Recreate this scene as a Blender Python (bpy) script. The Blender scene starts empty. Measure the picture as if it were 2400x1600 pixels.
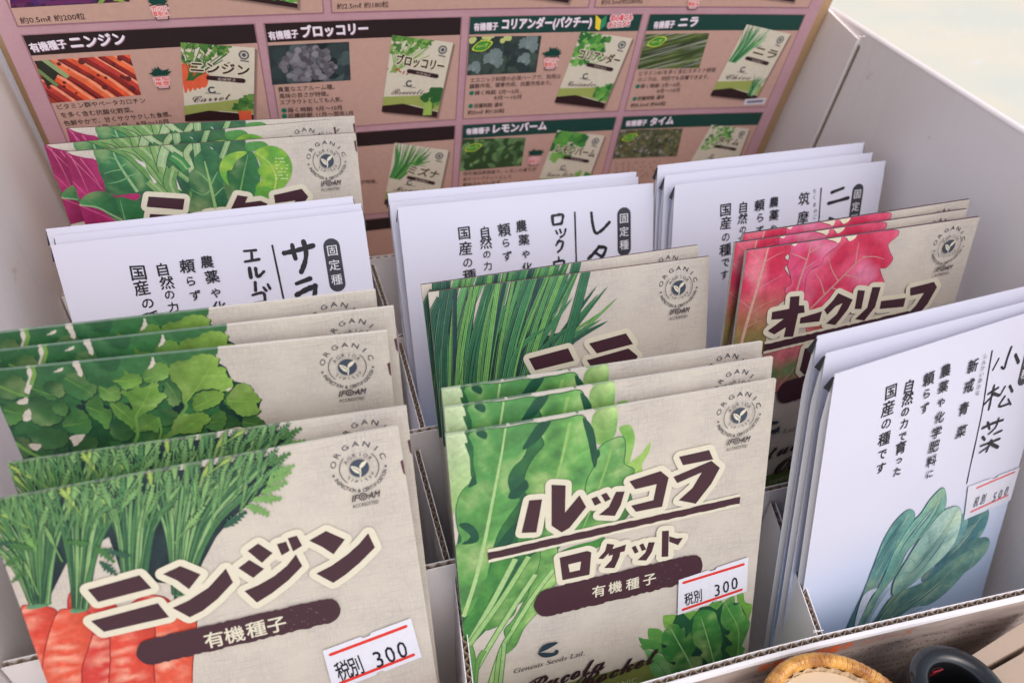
import bpy, math, random
import numpy as np
from mathutils import Vector, Matrix, noise
from mathutils.geometry import tessellate_polygon
random.seed(7)
SC = bpy.context.scene
COL = SC.collection
R = math.radians

# ------------------------------------------------------------------ camera, light, exposure
CAM_LOC = np.array([-0.0682, -0.0800, 0.2349])
CAM_PITCH, CAM_YAW, CAM_ROLL = 0.89443, -0.31879, 0.04922
F_PX = 1674.4                                    # focal length in pixels of a 2400 px wide frame
def rx(a): c, s = math.cos(a), math.sin(a); return np.array([[1, 0, 0], [0, c, -s], [0, s, c]])
def ry(a): c, s = math.cos(a), math.sin(a); return np.array([[c, 0, s], [0, 1, 0], [-s, 0, c]])
def rz(a): c, s = math.cos(a), math.sin(a); return np.array([[c, -s, 0], [s, c, 0], [0, 0, 1]])
CAM_R = rz(CAM_YAW) @ rx(CAM_PITCH) @ rz(CAM_ROLL)
cd = bpy.data.cameras.new('camera'); cam = bpy.data.objects.new('camera', cd); COL.objects.link(cam)
cam.matrix_world = Matrix.Translation(CAM_LOC.tolist()) @ Matrix(CAM_R.tolist()).to_4x4()
cd.sensor_width = 36; cd.sensor_fit = 'HORIZONTAL'; cd.lens = 36 * F_PX / 2400
cd.clip_start = 0.01; cd.clip_end = 200
cd.dof.use_dof = True; cd.dof.focus_distance = 0.215; cd.dof.aperture_fstop = 12.5
SC.camera = cam

world = bpy.data.worlds.new('World'); SC.world = world; world.use_nodes = True
nt = world.node_tree; nt.nodes.clear()
sky = nt.nodes.new('ShaderNodeTexSky'); sky.sky_type = 'NISHITA'; sky.sun_disc = False
SUN_EL, SUN_AZ = R(56), R(166)                   # azimuth: compass direction the light comes from
sky.sun_elevation = SUN_EL; sky.sun_rotation = SUN_AZ; sky.dust_density = 3
hsv = nt.nodes.new('ShaderNodeHueSaturation'); hsv.inputs['Saturation'].default_value = 0.62
bg = nt.nodes.new('ShaderNodeBackground'); bg.inputs['Strength'].default_value = 0.15
wo = nt.nodes.new('ShaderNodeOutputWorld')
nt.links.new(sky.outputs[0], hsv.inputs['Color']); nt.links.new(hsv.outputs[0], bg.inputs['Color'])
nt.links.new(bg.outputs[0], wo.inputs['Surface'])
sl = bpy.data.lights.new('sun', 'SUN'); sl.energy = 0.5; sl.angle = R(60); sl.color = (1.0, 0.92, 0.95)
so = bpy.data.objects.new('sun', sl); COL.objects.link(so)
sd = Vector((math.sin(SUN_AZ) * math.cos(SUN_EL), math.cos(SUN_AZ) * math.cos(SUN_EL), math.sin(SUN_EL)))
so.rotation_euler = sd.to_track_quat('Z', 'Y').to_euler()
vs = SC.view_settings; vs.view_transform = 'Standard'; vs.look = 'None'; vs.gamma = 1; vs.use_curve_mapping = False
vs.exposure = 0.56

# ------------------------------------------------------------------ pixels of the photograph -> rays
def ray(x, y): return CAM_R @ np.array([(x - 1200) / F_PX, -(y - 800) / F_PX, -1.0])
def hit(x, y, n, d):
    n = np.array(n, float); D = ray(x, y); return CAM_LOC + D * (d - n @ CAM_LOC) / (n @ D)
ZOOM = {'c1': (0, 0, .3406), 'c2': (800, 0, .3406), 'c3': (1600, 0, .3406), 'c4': (0, 534, .3401), 'c5': (800, 534, .3401),
        'c6': (1600, 534, .3401), 'c7': (0, 1067, .3401), 'c8': (800, 1067, .3401), 'c9': (1600, 1067, .3401),
        'rz': (1030, 780, .5229), 'ct': (0, 1000, .2551), 'oz': (1650, 460, .4272), 'nz': (440, 1180, .2679),
        'mz': (90, 260, .3274), 'sb': (1460, 1380, .14456), 'rt': (1150, 1430, .17432), 'kz': (2000, 780, .2551),
        'dz': (250, 540, .2551), 'p': (0, 0, 1)}

# ------------------------------------------------------------------ colour and materials
def lin(c):
    c = c / 255.0
    return c / 12.92 if c <= .04045 else ((c + .055) / 1.055) ** 2.4
INK = 0.76
def S(r, g, b, k=None):
    k = INK if k is None else k
    return (min(.9, lin(r) * k), min(.9, lin(g) * k), min(.9, lin(b) * k))
def mix(a, b, t): return tuple(x + (y - x) * t for x, y in zip(a, b))
def clamp(x, a=0., b=1.): return a if x < a else b if x > b else x

def mat(name):
    m = bpy.data.materials.new(name); m.use_nodes = True
    return m, m.node_tree.nodes, m.node_tree.links, m.node_tree.nodes['Principled BSDF']
def node(ns, t, **kw):
    n = ns.new(t)
    for k, v in kw.items():
        if k.startswith('i_'): n.inputs[k[2:]].default_value = v
        else: setattr(n, k, v)
    return n
def mixcol(ns, ls, fac, a, b, blend='MIX'):
    n = ns.new('ShaderNodeMix'); n.data_type = 'RGBA'; n.blend_type = blend
    for s, v in ((n.inputs[0], fac), (n.inputs[6], a), (n.inputs[7], b)):
        if hasattr(v, 'links'): ls.new(v, s)
        elif isinstance(v, tuple): s.default_value = (*v, 1)
        else: s.default_value = v
    return n.outputs[2]
def simple(name, col, rough=.6, var=.12, scale=60., bump=0., metallic=0., coat=0.):
    m, ns, ls, b = mat(name)
    tc = node(ns, 'ShaderNodeTexCoord')
    nz = node(ns, 'ShaderNodeTexNoise', i_Scale=scale, i_Detail=5.0)
    ls.new(tc.outputs['Object'], nz.inputs['Vector'])
    ls.new(mixcol(ns, ls, nz.outputs[0], tuple(c * (1 - var) for c in col), tuple(min(.95, c * (1 + var)) for c in col)), b.inputs['Base Color'])
    b.inputs['Roughness'].default_value = rough; b.inputs['Metallic'].default_value = metallic
    b.inputs['Coat Weight'].default_value = coat
    if bump:
        bp = node(ns, 'ShaderNodeBump', i_Strength=bump, i_Distance=.0005)
        n2 = node(ns, 'ShaderNodeTexNoise', i_Scale=scale * 12, i_Detail=4.0)
        ls.new(tc.outputs['Object'], n2.inputs['Vector'])
        ls.new(n2.outputs[0], bp.inputs['Height']); ls.new(bp.outputs[0], b.inputs['Normal'])
    return m
def print_material(name, rough=.42, var=.15, scale=700.):
    """printed ink: the artwork's own colours with a little grain of the paper"""
    m, ns, ls, b = mat(name)
    at = node(ns, 'ShaderNodeAttribute', attribute_name='Col')
    tc = node(ns, 'ShaderNodeTexCoord')
    nz = node(ns, 'ShaderNodeTexNoise', i_Scale=scale, i_Detail=6.0, i_Roughness=.65)
    ls.new(tc.outputs['Object'], nz.inputs['Vector'])
    rp = node(ns, 'ShaderNodeMapRange'); rp.inputs[1].default_value = .3; rp.inputs[2].default_value = .7
    rp.inputs[3].default_value = 1 - var; rp.inputs[4].default_value = 1 + var
    ls.new(nz.outputs[0], rp.inputs[0])
    vm = node(ns, 'ShaderNodeVectorMath', operation='SCALE')
    ls.new(at.outputs['Color'], vm.inputs[0]); ls.new(rp.outputs[0], vm.inputs['Scale'])
    ls.new(vm.outputs[0], b.inputs['Base Color'])
    b.inputs['Roughness'].default_value = rough; b.inputs['Specular IOR Level'].default_value = .35
    return m
def linen_material(name, base, thread, rough=.5):
    m, ns, ls, b = mat(name)
    tc = node(ns, 'ShaderNodeTexCoord')
    def threads(sx, sz, seed):
        mp = node(ns, 'ShaderNodeMapping'); mp.inputs['Scale'].default_value = (sx, 0, sz); mp.inputs['Location'].default_value = (seed, seed, seed)
        ls.new(tc.outputs['Object'], mp.inputs[0])
        n = node(ns, 'ShaderNodeTexNoise', i_Scale=1.0, i_Detail=3.5, i_Roughness=.7); ls.new(mp.outputs[0], n.inputs['Vector'])
        r = node(ns, 'ShaderNodeMapRange'); r.inputs[1].default_value = .40; r.inputs[2].default_value = .72
        ls.new(n.outputs[0], r.inputs[0]); return r.outputs[0]
    a = threads(3600, 300, 3.1); c = threads(270, 3400, 8.7)
    mx = node(ns, 'ShaderNodeMath', operation='MAXIMUM'); ls.new(a, mx.inputs[0]); ls.new(c, mx.inputs[1])
    pt = node(ns, 'ShaderNodeTexNoise', i_Scale=70.0, i_Detail=3.0); ls.new(tc.outputs['Object'], pt.inputs['Vector'])
    pr = node(ns, 'ShaderNodeMapRange'); pr.inputs[1].default_value = .36; pr.inputs[2].default_value = .66
    pr.inputs[3].default_value = .30; pr.inputs[4].default_value = 1.0
    ls.new(pt.outputs[0], pr.inputs[0])
    ml = node(ns, 'ShaderNodeMath', operation='MULTIPLY'); ls.new(mx.outputs[0], ml.inputs[0]); ls.new(pr.outputs[0], ml.inputs[1])
    ls.new(mixcol(ns, ls, ml.outputs[0], base, thread), b.inputs['Base Color'])
    b.inputs['Roughness'].default_value = rough; b.inputs['Specular IOR Level'].default_value = .35
    return m

M = {}
M['print'] = print_material('printed_ink')
M['board_print'] = print_material('board_ink', .5, .05, 500.)
M['lettering'] = print_material('lettering_ink', .42, .035, 700.)
M['linen'] = linen_material('linen_print_paper', S(221, 211, 194), S(178, 168, 166))
M['white_paper'] = simple('white_packet_paper', (.595, .585, .675), .40, .015, 40)
def blue_foot(m):
    """the white packets are printed with a pale blue wash that deepens towards the foot"""
    ns, ls = m.node_tree.nodes, m.node_tree.links; b = ns['Principled BSDF']; src = b.inputs['Base Color'].links[0].from_socket
    tc = node(ns, 'ShaderNodeTexCoord'); sx = node(ns, 'ShaderNodeSeparateXYZ'); ls.new(tc.outputs['Object'], sx.inputs[0])
    r = node(ns, 'ShaderNodeMapRange'); r.interpolation_type = 'SMOOTHSTEP'; r.inputs[1].default_value = .074; r.inputs[2].default_value = .026; r.inputs[3].default_value = 0; r.inputs[4].default_value = 1
    ls.new(sx.outputs['Z'], r.inputs[0]); ls.new(mixcol(ns, ls, r.outputs[0], src, (.44, .555, .735)), b.inputs['Base Color'])
blue_foot(M['white_paper'])
M['gusset_paper'] = simple('packet_gusset_paper', (.61, .585, .60), .5, .03, 60)
M['black_fold'] = simple('black_flap_paper', (.018, .018, .022), .5, .1, 200)
M['cream_edge'] = simple('cream_paper_edge', S(238, 230, 215), .6, .05, 400)
M['plum_edge'] = simple('plum_paper_edge', S(92, 62, 78), .5, .1, 400)
M['card'] = simple('grey_white_card', (.88, .80, .785), .7, .03, 18, .12)
def card_material(name, col):
    """coated grey-white card: faint flutes showing through, soft stains, a few brown scuffs"""
    m, ns, ls, b = mat(name); tc = node(ns, 'ShaderNodeTexCoord')
    def nse(sc, scale, det):
        mp = node(ns, 'ShaderNodeMapping'); mp.inputs['Scale'].default_value = sc; ls.new(tc.outputs['Object'], mp.inputs[0])
        n = node(ns, 'ShaderNodeTexNoise', i_Scale=scale, i_Detail=det); ls.new(mp.outputs[0], n.inputs['Vector']); return n.outputs[0]
    def ramp(src, a, c): r = node(ns, 'ShaderNodeMapRange'); r.inputs[1].default_value = a; r.inputs[2].default_value = c; ls.new(src, r.inputs[0]); return r.outputs[0]
    base = mixcol(ns, ls, ramp(nse((1, 1, 1), 16., 5.), .36, .64), tuple(c * .95 for c in col), col)
    base = mixcol(ns, ls, ramp(nse((300, 300, 9), 1., 3.), .50, .66), base, tuple(c * .955 for c in col))
    base = mixcol(ns, ls, ramp(nse((1, 1, 1), 62., 6.), .70, .76), base, (col[0] * .72, col[1] * .64, col[2] * .55))
    ls.new(base, b.inputs['Base Color']); b.inputs['Roughness'].default_value = .62
    bp = node(ns, 'ShaderNodeBump', i_Strength=.10, i_Distance=.0006); ls.new(nse((1, 1, .25), 90., 4.), bp.inputs['Height']); ls.new(bp.outputs[0], b.inputs['Normal'])
    return m
M['card'] = card_material('grey_white_card', (.90, .81, .77))
M['liner'] = simple('white_liner_card', (.84, .79, .78), .7, .04, 90, .1)
M['kraft'] = simple('kraft_flute', (.25, .18, .125), .85, .25, 500)
M['brown_strip'] = simple('brown_strip_card', (.40, .25, .13), .8, .12, 60)
M['lip'] = simple('white_fold_card', (.78, .74, .74), .55, .05, 120)
M['sticker'] = simple('price_label_paper', (.63, .62, .67), .45, .02, 90)
M['wood'] = simple('pale_bench_wood', (.46, .34, .25), .65, .22, 45, .2)
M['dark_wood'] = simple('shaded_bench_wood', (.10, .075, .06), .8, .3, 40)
M['glaze'] = simple('black_glaze', (.009, .009, .010), .14, .2, 60, 0, 0, .25)

# ------------------------------------------------------------------ objects
def link(o, parent=None):
    COL.objects.link(o)
    if parent: o.parent = parent
    return o
def tag(o, label=None, cat=None, group=None, kind=None):
    for k, v in (('label', label), ('category', cat), ('group', group), ('kind', kind)):
        if v: o[k] = v
    return o
def empty(name, mw):
    o = bpy.data.objects.new(name, None); o.empty_display_size = .01
    COL.objects.link(o); o.matrix_world = mw; return o
def mesh_obj(name, verts, faces, mats, parent=None, mi=None, smooth=False):
    me = bpy.data.meshes.new(name); me.from_pydata([tuple(map(float, v)) for v in verts], [], faces)
    for m in (mats if isinstance(mats, (list, tuple)) else [mats]): me.materials.append(m)
    if mi is not None: me.polygons.foreach_set('material_index', mi)
    if smooth: me.polygons.foreach_set('use_smooth', [True] * len(me.polygons))
    me.update()
    return link(bpy.data.objects.new(name, me), parent)
class MB:
    def __init__(s): s.v, s.f, s.m = [], [], []
    def add(s, vs, fs, mi=0):
        o = len(s.v); s.v += [tuple(v) for v in vs]; s.f += [[i + o for i in f] for f in fs]; s.m += [mi] * len(fs)
    def prism(s, quad, vec, mi=0):
        """a planar polygon pushed along a vector"""
        n = len(quad); q = [np.array(p, float) for p in quad]; w = [p + np.array(vec, float) for p in q]
        s.add(q + w, [list(range(n))[::-1], [n + i for i in range(n)]] + [[i, (i + 1) % n, n + (i + 1) % n, n + i] for i in range(n)], mi)
    def box(s, a, b, mi=0):
        (x0, y0, z0), (x1, y1, z1) = a, b
        s.prism([(x0, y0, z0), (x1, y0, z0), (x1, y1, z0), (x0, y1, z0)], (0, 0, z1 - z0), mi)
    def tube(s, pts, r, n=8, mi=0, closed=False):
        pts = [np.array(p, float) for p in pts]; N = len(pts); rings = []
        rr = r if isinstance(r, (list, tuple)) else [r] * N
        for i, p in enumerate(pts):
            t = pts[(i + 1) % N] - pts[i - 1] if closed else pts[min(i + 1, N - 1)] - pts[max(i - 1, 0)]
            t = t / np.linalg.norm(t); u = np.cross(t, (0, 0, 1.0))
            if np.linalg.norm(u) < 1e-5: u = np.array([1.0, 0, 0])
            u /= np.linalg.norm(u); w = np.cross(u, t)
            rings.append([p + rr[i] * (math.cos(2 * math.pi * k / n) * u + math.sin(2 * math.pi * k / n) * w) for k in range(n)])
        vs = [v for g in rings for v in g]; fs = []
        for i in range(N if closed else N - 1):
            j = (i + 1) % N
            fs += [[i * n + k, i * n + (k + 1) % n, j * n + (k + 1) % n, j * n + k] for k in range(n)]
        if not closed: fs += [list(range(n)), [(N - 1) * n + k for k in range(n)][::-1]]
        s.add(vs, fs, mi)
    def build(s, name, mats, parent=None, smooth=False):
        o = mesh_obj(name, s.v, s.f, mats, parent, s.m, False)
        if smooth: o.data.polygons.foreach_set('use_smooth', [True] * len(o.data.polygons))
        return o

# ------------------------------------------------------------------ flat printed artwork
_G = {}
def glyph(ch, bold=0.0, res=2):
    key = (ch, bold, res)
    if key not in _G:
        c = bpy.data.curves.new('t', 'FONT'); c.body = ch; c.resolution_u = res; c.offset = bold
        o = bpy.data.objects.new('t', c); COL.objects.link(o); bpy.context.view_layer.update()
        me = o.evaluated_get(bpy.context.evaluated_depsgraph_get()).to_mesh()
        vs = [(v.co.x, v.co.y) for v in me.vertices]; me.calc_loop_triangles()
        ts = [tuple(t.vertices) for t in me.loop_triangles]
        bpy.data.objects.remove(o); bpy.data.curves.remove(c)
        _G[key] = (vs, ts)
    return _G[key]
def spline(pts, n=4, closed=True):
    P = [np.array(p, float) for p in pts]; N = len(P); out = []
    for i in range(N if closed else N - 1):
        p0, p1 = (P[i - 1] if closed or i > 0 else P[0]), P[i]
        p2 = P[(i + 1) % N]; p3 = P[(i + 2) % N] if closed or i + 2 < N else P[-1]
        for k in range(n):
            t = k / n
            out.append(.5 * ((2 * p1) + (p2 - p0) * t + (2 * p0 - 5 * p1 + 4 * p2 - p3) * t * t + (3 * p1 - p0 - 3 * p2 + p3) * t ** 3))
    if not closed: out.append(P[-1])
    return out
def clip_half(poly, a, b, c):
    """keep the side a*x+b*y<=c"""
    out = []; n = len(poly)
    for i in range(n):
        p, q = poly[i], poly[(i + 1) % n]
        dp, dq = a * p[0] + b * p[1] - c, a * q[0] + b * q[1] - c
        if dp <= 0: out.append(p)
        if (dp < 0 < dq) or (dq < 0 < dp):
            t = dp / (dp - dq); out.append((p[0] + (q[0] - p[0]) * t, p[1] + (q[1] - p[1]) * t))
    return out
def halves(conv):
    area = sum(conv[i][0] * conv[(i + 1) % len(conv)][1] - conv[(i + 1) % len(conv)][0] * conv[i][1] for i in range(len(conv)))
    s = 1 if area > 0 else -1; out = []
    for i in range(len(conv)):
        p, q = conv[i], conv[(i + 1) % len(conv)]
        a, b = s * (q[1] - p[1]), -s * (q[0] - p[0]); out.append((a, b, a * p[0] + b * p[1]))
    return out
class Art:
    """artwork on a sheet: (u, v) in millimetres, u to the right from the left edge, v down from the top edge"""
    def __init__(s, sheet, lay0=.05, step=.006):
        s.sh = sheet; s.off = lay0; s.step = step; s.V = []; s.C = []; s.F = []
        s.clip = halves([(0, 0), (sheet.w, 0), (sheet.w, sheet.h), (0, sheet.h)]) if sheet.w else []
        s.extra = []
    def at(s, zoom, pts):
        x0, y0, k = ZOOM[zoom]; return [s.sh.uv(x0 + p[0] * k, y0 + p[1] * k) for p in pts]
    def tris(s, tl, col, maxe=4.0):
        s.off += s.step; cache = {}
        fn = col if callable(col) else None
        hs = s.clip + s.extra
        def vid(p):
            k = (round(p[0], 4), round(p[1], 4))
            if k not in cache:
                cache[k] = len(s.V); s.V.append(s.sh.xyz(p[0], p[1], s.off)); s.C.append(fn(p[0], p[1]) if fn else col)
            return cache[k]
        stack = []
        for t in tl:
            poly = [tuple(p) for p in t]
            if any(a * p[0] + b * p[1] > c for p in poly for a, b, c in hs):
                for h in hs:
                    poly = clip_half(poly, *h)
                    if len(poly) < 3: break
            if len(poly) < 3: continue
            for i in range(1, len(poly) - 1): stack.append((poly[0], poly[i], poly[i + 1]))
        m2 = maxe * maxe
        while stack:
            a, b, c = stack.pop()
            e = [(a[0] - b[0]) ** 2 + (a[1] - b[1]) ** 2, (b[0] - c[0]) ** 2 + (b[1] - c[1]) ** 2, (c[0] - a[0]) ** 2 + (c[1] - a[1]) ** 2]
            k = e.index(max(e))
            if e[k] > m2:
                if k == 1: a, b, c = b, c, a
                elif k == 2: a, b, c = c, a, b
                mpt = ((a[0] + b[0]) / 2, (a[1] + b[1]) / 2); stack += [(a, mpt, c), (mpt, b, c)]; continue
            ar = (b[0] - a[0]) * (c[1] - a[1]) - (c[0] - a[0]) * (b[1] - a[1])
            if abs(ar) < 1e-6: continue
            f = (vid(a), vid(b), vid(c))
            if len(set(f)) == 3: s.F.append(f if ar < 0 else f[::-1])
    def poly(s, pts, col, maxe=4.0):
        pts = [tuple(p) for p in pts]
        t = tessellate_polygon([[Vector((p[0], p[1], 0)) for p in pts]])
        s.tris([[pts[i] for i in f] for f in t], col, maxe)
    def ribbon(s, pts, w, col, taper=None, maxe=4.0, round_=False):
        pts = [np.array(p, float) for p in pts]; N = len(pts); L = []; Rr = []
        for i, p in enumerate(pts):
            t = pts[min(i + 1, N - 1)] - pts[max(i - 1, 0)]; t = t / (np.linalg.norm(t) + 1e-9); nn = np.array([-t[1], t[0]])
            ww = (w[i] if isinstance(w, (list, tuple)) else w) * .5
            if taper: f = i / (N - 1); ww *= taper(f)
            L.append(p + nn * ww); Rr.append(p - nn * ww)
        tl = []
        for i in range(N - 1): tl += [(L[i], Rr[i], Rr[i + 1]), (L[i], Rr[i + 1], L[i + 1])]
        s.tris(tl, col, maxe)
        if round_:
            for p in (pts[0], pts[-1]): s.disc(p, (w[0] if isinstance(w, (list, tuple)) else w) * .5, col)
    def disc(s, c, r, col, n=14, ry_=None):
        ry_ = ry_ or r
        s.poly([(c[0] + r * math.cos(2 * math.pi * k / n), c[1] + ry_ * math.sin(2 * math.pi * k / n)) for k in range(n)], col)
    def ring(s, c, r0, r1, col, a0=0, a1=360, n=28):
        tl = []
        for k in range(n):
            a, b = R(a0 + (a1 - a0) * k / n), R(a0 + (a1 - a0) * (k + 1) / n)
            q = [(c[0] + rr * math.cos(t), c[1] - rr * math.sin(t)) for rr, t in ((r0, a), (r1, a), (r1, b), (r0, b))]
            tl += [(q[0], q[1], q[2]), (q[0], q[2], q[3])]
        s.tris(tl, col)
    def outline(s, polys, w, col):
        """a fat rounded border behind lettering"""
        for P in polys:
            s.poly(P, col)
            for i in range(len(P)):
                s.ribbon([P[i], P[(i + 1) % len(P)]], 2 * w, col); s.disc(P[i], w, col, 12)
    def strikes(s, bold):
        """heavier writing is struck several times, a little apart"""
        if bold <= .003: return [(0., 0.)]
        n = 4 if bold < .1 else 8
        return [(bold * math.cos(2 * math.pi * k / n + .4), bold * math.sin(2 * math.pi * k / n + .4)) for k in range(n)] + ([(0., 0.)] if n == 8 else [])
    def glyph(s, ch, c, ex, ey, col, bold=0., jit=0., anchor=(.5, .38), res=2):
        """one character; ex, ey = vectors of one em to the right / upwards; anchor = em point put at c"""
        vs, ts = glyph(ch, 0., res); sd = random.random() * 100; base = []
        for x, y in vs:
            if jit:
                nn = noise.noise_vector(Vector((x * 2.2 + sd, y * 2.2, sd))); x += nn.x * jit; y += nn.y * jit
            base.append((x - anchor[0], y - anchor[1]))
        for bx, by in s.strikes(bold):
            q = [(c[0] + ex[0] * (x + bx) + ey[0] * (y + by), c[1] + ex[1] * (x + bx) + ey[1] * (y + by)) for x, y in base]
            s.tris([[q[i] for i in t] for t in ts], col, 4.0)
    def text(s, st, a, b, em, col, bold=0., fit=True, sl=0., squash=1.):
        """a line of writing that starts at a and ends at b"""
        vs, ts = glyph(st, 0.)
        if not vs: return
        x0 = min(v[0] for v in vs); x1 = max(v[0] for v in vs)
        d = np.array(b, float) - np.array(a, float); ln = np.linalg.norm(d); d /= ln; up = np.array([d[1], -d[0]])
        k = ln / (x1 - x0) if fit else em * squash
        for bx, by in s.strikes(bold):
            q = [np.array(a) + d * ((x - x0) * k + bx * em + sl * y * em) + up * (y + by) * em for x, y in vs]
            s.tris([[q[i] for i in t] for t in ts], col, 6.0)
    def build(s, name, m, parent=None):
        me = bpy.data.meshes.new(name); me.from_pydata([tuple(map(float, v)) for v in s.V], [], s.F)
        at = me.color_attributes.new('Col', 'FLOAT_COLOR', 'POINT')
        at.data.foreach_set('color', np.array([(*c, 1.0) for c in s.C], dtype=np.float32).ravel() if s.C else [])
        me.materials.append(m); me.update()
        return link(bpy.data.objects.new(name, me), parent)
def nz2(u, v, k, seed=0.): return noise.noise(Vector((u * k, v * k, seed)))
def shade_leaf(base, tip, c_base, c_tip, vein=.15, side=.25, seed=0., rough=.3, pitch=6.5):
    """watercolour leaf: colour runs from base to tip, washes drawn out along the veins, fine side veins, one half deeper"""
    b = np.array(base, float); d = np.array(tip, float) - b; L = d @ d; sq = math.sqrt(L); nn = np.array([-d[1], d[0]]) / sq
    hi = mix(c_tip, (.62, .66, .30), .42); lo = mix(c_base, (.015, .05, .035), .55)
    def fn(u, v):
        p = np.array((u, v)) - b; al = (p @ d) / sq; w = p @ nn; t = clamp(al / sq)
        c = mix(c_base, c_tip, t); a2 = al - abs(w) * .75
        n1 = nz2(a2 * .55, w * .9, .16, seed) + .5 * nz2(u, v, .33, seed + 5)
        c = mix(c, hi, clamp(n1 * 1.5) * rough * 1.9) if n1 > 0 else mix(c, lo, clamp(-n1 * 1.5) * rough * 2.0)
        ph = (a2 / pitch + .25 * nz2(u, v, .1, seed + 2)) % 1.0
        f = 1 + side * clamp(w / sq * 3, -1, 1) + .16 * math.exp(-((ph - .5) / .07) ** 2) - .10 * math.exp(-((ph - .62) / .10) ** 2) - .10 * math.exp(-(w / 1.6) ** 2)
        return tuple(clamp(x * f, 0, .9) for x in c)
    return fn

# ------------------------------------------------------------------ sheets: packets and the printed board
def pack_R(yaw, lean, roll): return rz(yaw) @ rx(-lean) @ ry(roll)
class Packet:
    def __init__(s, pose, w, h, bulge, sealed=0.):
        s.pose, s.w, s.h, s.b, s.sealed = pose, w, h, bulge, sealed
        s.R = pack_R(*pose[3:]); s.top = np.array(pose[:3])
    def bulge(s, u, v):
        x = clamp(1 - (2 * u / s.w - 1) ** 2); return (s.b * x + .30 * min(1, 3 * x) * nz2(u + 40 * s.pose[0] * 100, v, .05, s.pose[1] * 99)) * clamp((v - s.sealed) / 25.) if s.b else 0.
    def xyz(s, u, v, off=0.):
        return ((u - s.w / 2) * .001, -(s.bulge(u, v) + off) * .001, (s.h - v) * .001)
    def uv(s, px, py):
        D = s.R.T @ ray(px, py); C = s.R.T @ (CAM_LOC - s.top); b = 0.
        for _ in range(4):
            t = (-b - C[1]) / D[1]; q = C + D * t; u, v = q[0] * 1000 + s.w / 2, -q[2] * 1000; b = s.bulge(u, v) * .001
        return (u, v)
    def matrix(s, pose=None):
        p = pose or s.pose; Rm = pack_R(*p[3:]); base = np.array(p[:3]) - Rm @ np.array([0, 0, s.h * .001])
        m = Matrix(Rm.tolist()).to_4x4(); m.translation = base.tolist(); return m
POSE = {
'A1': (-.10034, .04453, .10823, -.03666, .38456, -.03385), 'A2': (-.09716, .05254, .10882, -.07242, .38456, -.02235),
'B1': (-.09896, .06564, .12406, -.07554, .14655, -.00188), 'B2': (-.09634, .06998, .12715, -.06095, .14655, -.01175), 'B3': (-.10009, .07431, .12954, -.05562, .14655, -.01589),
'C1': (-.09401, .16173, .13506, .0118, .20164, .01569), 'C2': (-.1001, .16704, .13696, .02733, .20164, -.0068), 'C3': (-.09319, .16895, .13901, .00448, .20164, .02826),
'D1': (-.09771, .13391, .11909, -.02707, .36515, -.0195), 'D2': (-.09764, .13884, .11938, -.03131, .36515, -.01925), 'D3': (-.09987, .14178, .1206, -.02519, .36515, -.01998),
'E1': (.0064, .13357, .11916, -.0447, .34461, -.01349), 'E2': (.00463, .14127, .1176, -.01722, .34461, -.00985), 'E3': (.00481, .1445, .1188, -.03191, .34461, -.00354),
'F1': (.00604, .087, .11646, -.01798, .34525, -.00392), 'F2': (.00469, .09155, .11719, -.00179, .34525, -.0136),
'G1': (0, .03654, .10973, -.02181, .30295, -.00297), 'G2': (.00084, .0414, .11365, -.02634, .30295, .00049), 'G3': (.00156, .04757, .11406, -.01923, .30295, .00611),
'H1': (.1022, .1245, .12236, .03868, .27532, .01152), 'H2': (.10024, .12974, .12361, .05263, .27532, .01736), 'H3': (.09916, .13427, .12575, .0597, .27532, .0158),
'I1': (.09951, .0751, .12526, .03291, .20225, .01143), 'I2': (.09793, .07931, .12587, .03563, .20225, .00747), 'I3': (.10229, .08281, .12682, .04405, .20225, .00353),
'J1': (.09943, .03258, .11731, .14212, .26065, .01204), 'J2': (.10007, .03674, .11889, .1142, .26065, .02621), 'J3': (.10007, .04108, .12096, .10962, .26065, .02954)}
GW, GH = 90.0, 126.0                              # beige packets, mm
WW, WH = 92.5, 128.0                              # white packets, mm

INKBROWN = S(72, 42, 52); CREAM = S(232, 224, 200); SLATE = S(66, 76, 92); SEALB = S(70, 68, 76)

def sleeve(P, parent, paper, edge, thick=1.0):
    """flat paper packet: slightly puffed face, straight back, thin folded edges"""
    nu, nv = 24, 30; V = []; F = []; mi = []
    for j in range(nv + 1):
        for i in range(nu + 1): V.append(P.xyz(P.w * i / nu, P.h * j / nv))
    nb = len(V)
    for j in range(nv + 1):
        for i in range(nu + 1): V.append((P.w * (i / nu - .5) * .001, thick * .001, P.h * (1 - j / nv) * .001))
    g = lambda i, j: j * (nu + 1) + i
    for j in range(nv):
        for i in range(nu):
            F.append([g(i, j), g(i, j + 1), g(i + 1, j + 1), g(i + 1, j)]); mi.append(0)
            F.append([nb + g(i, j), nb + g(i + 1, j), nb + g(i + 1, j + 1), nb + g(i, j + 1)]); mi.append(0)
    for i in range(nu):
        F.append([g(i, 0), g(i + 1, 0), nb + g(i + 1, 0), nb + g(i, 0)]); mi.append(1)
        F.append([g(i, nv), nb + g(i, nv), nb + g(i + 1, nv), g(i + 1, nv)]); mi.append(0)
    for j in range(nv):
        F.append([g(0, j), nb + g(0, j), nb + g(0, j + 1), g(0, j + 1)]); mi.append(0)
        F.append([g(nu, j), g(nu, j + 1), nb + g(nu, j + 1), nb + g(nu, j)]); mi.append(0)
    return mesh_obj('paper_sleeve', V, F, [paper, edge], parent, mi)

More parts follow.
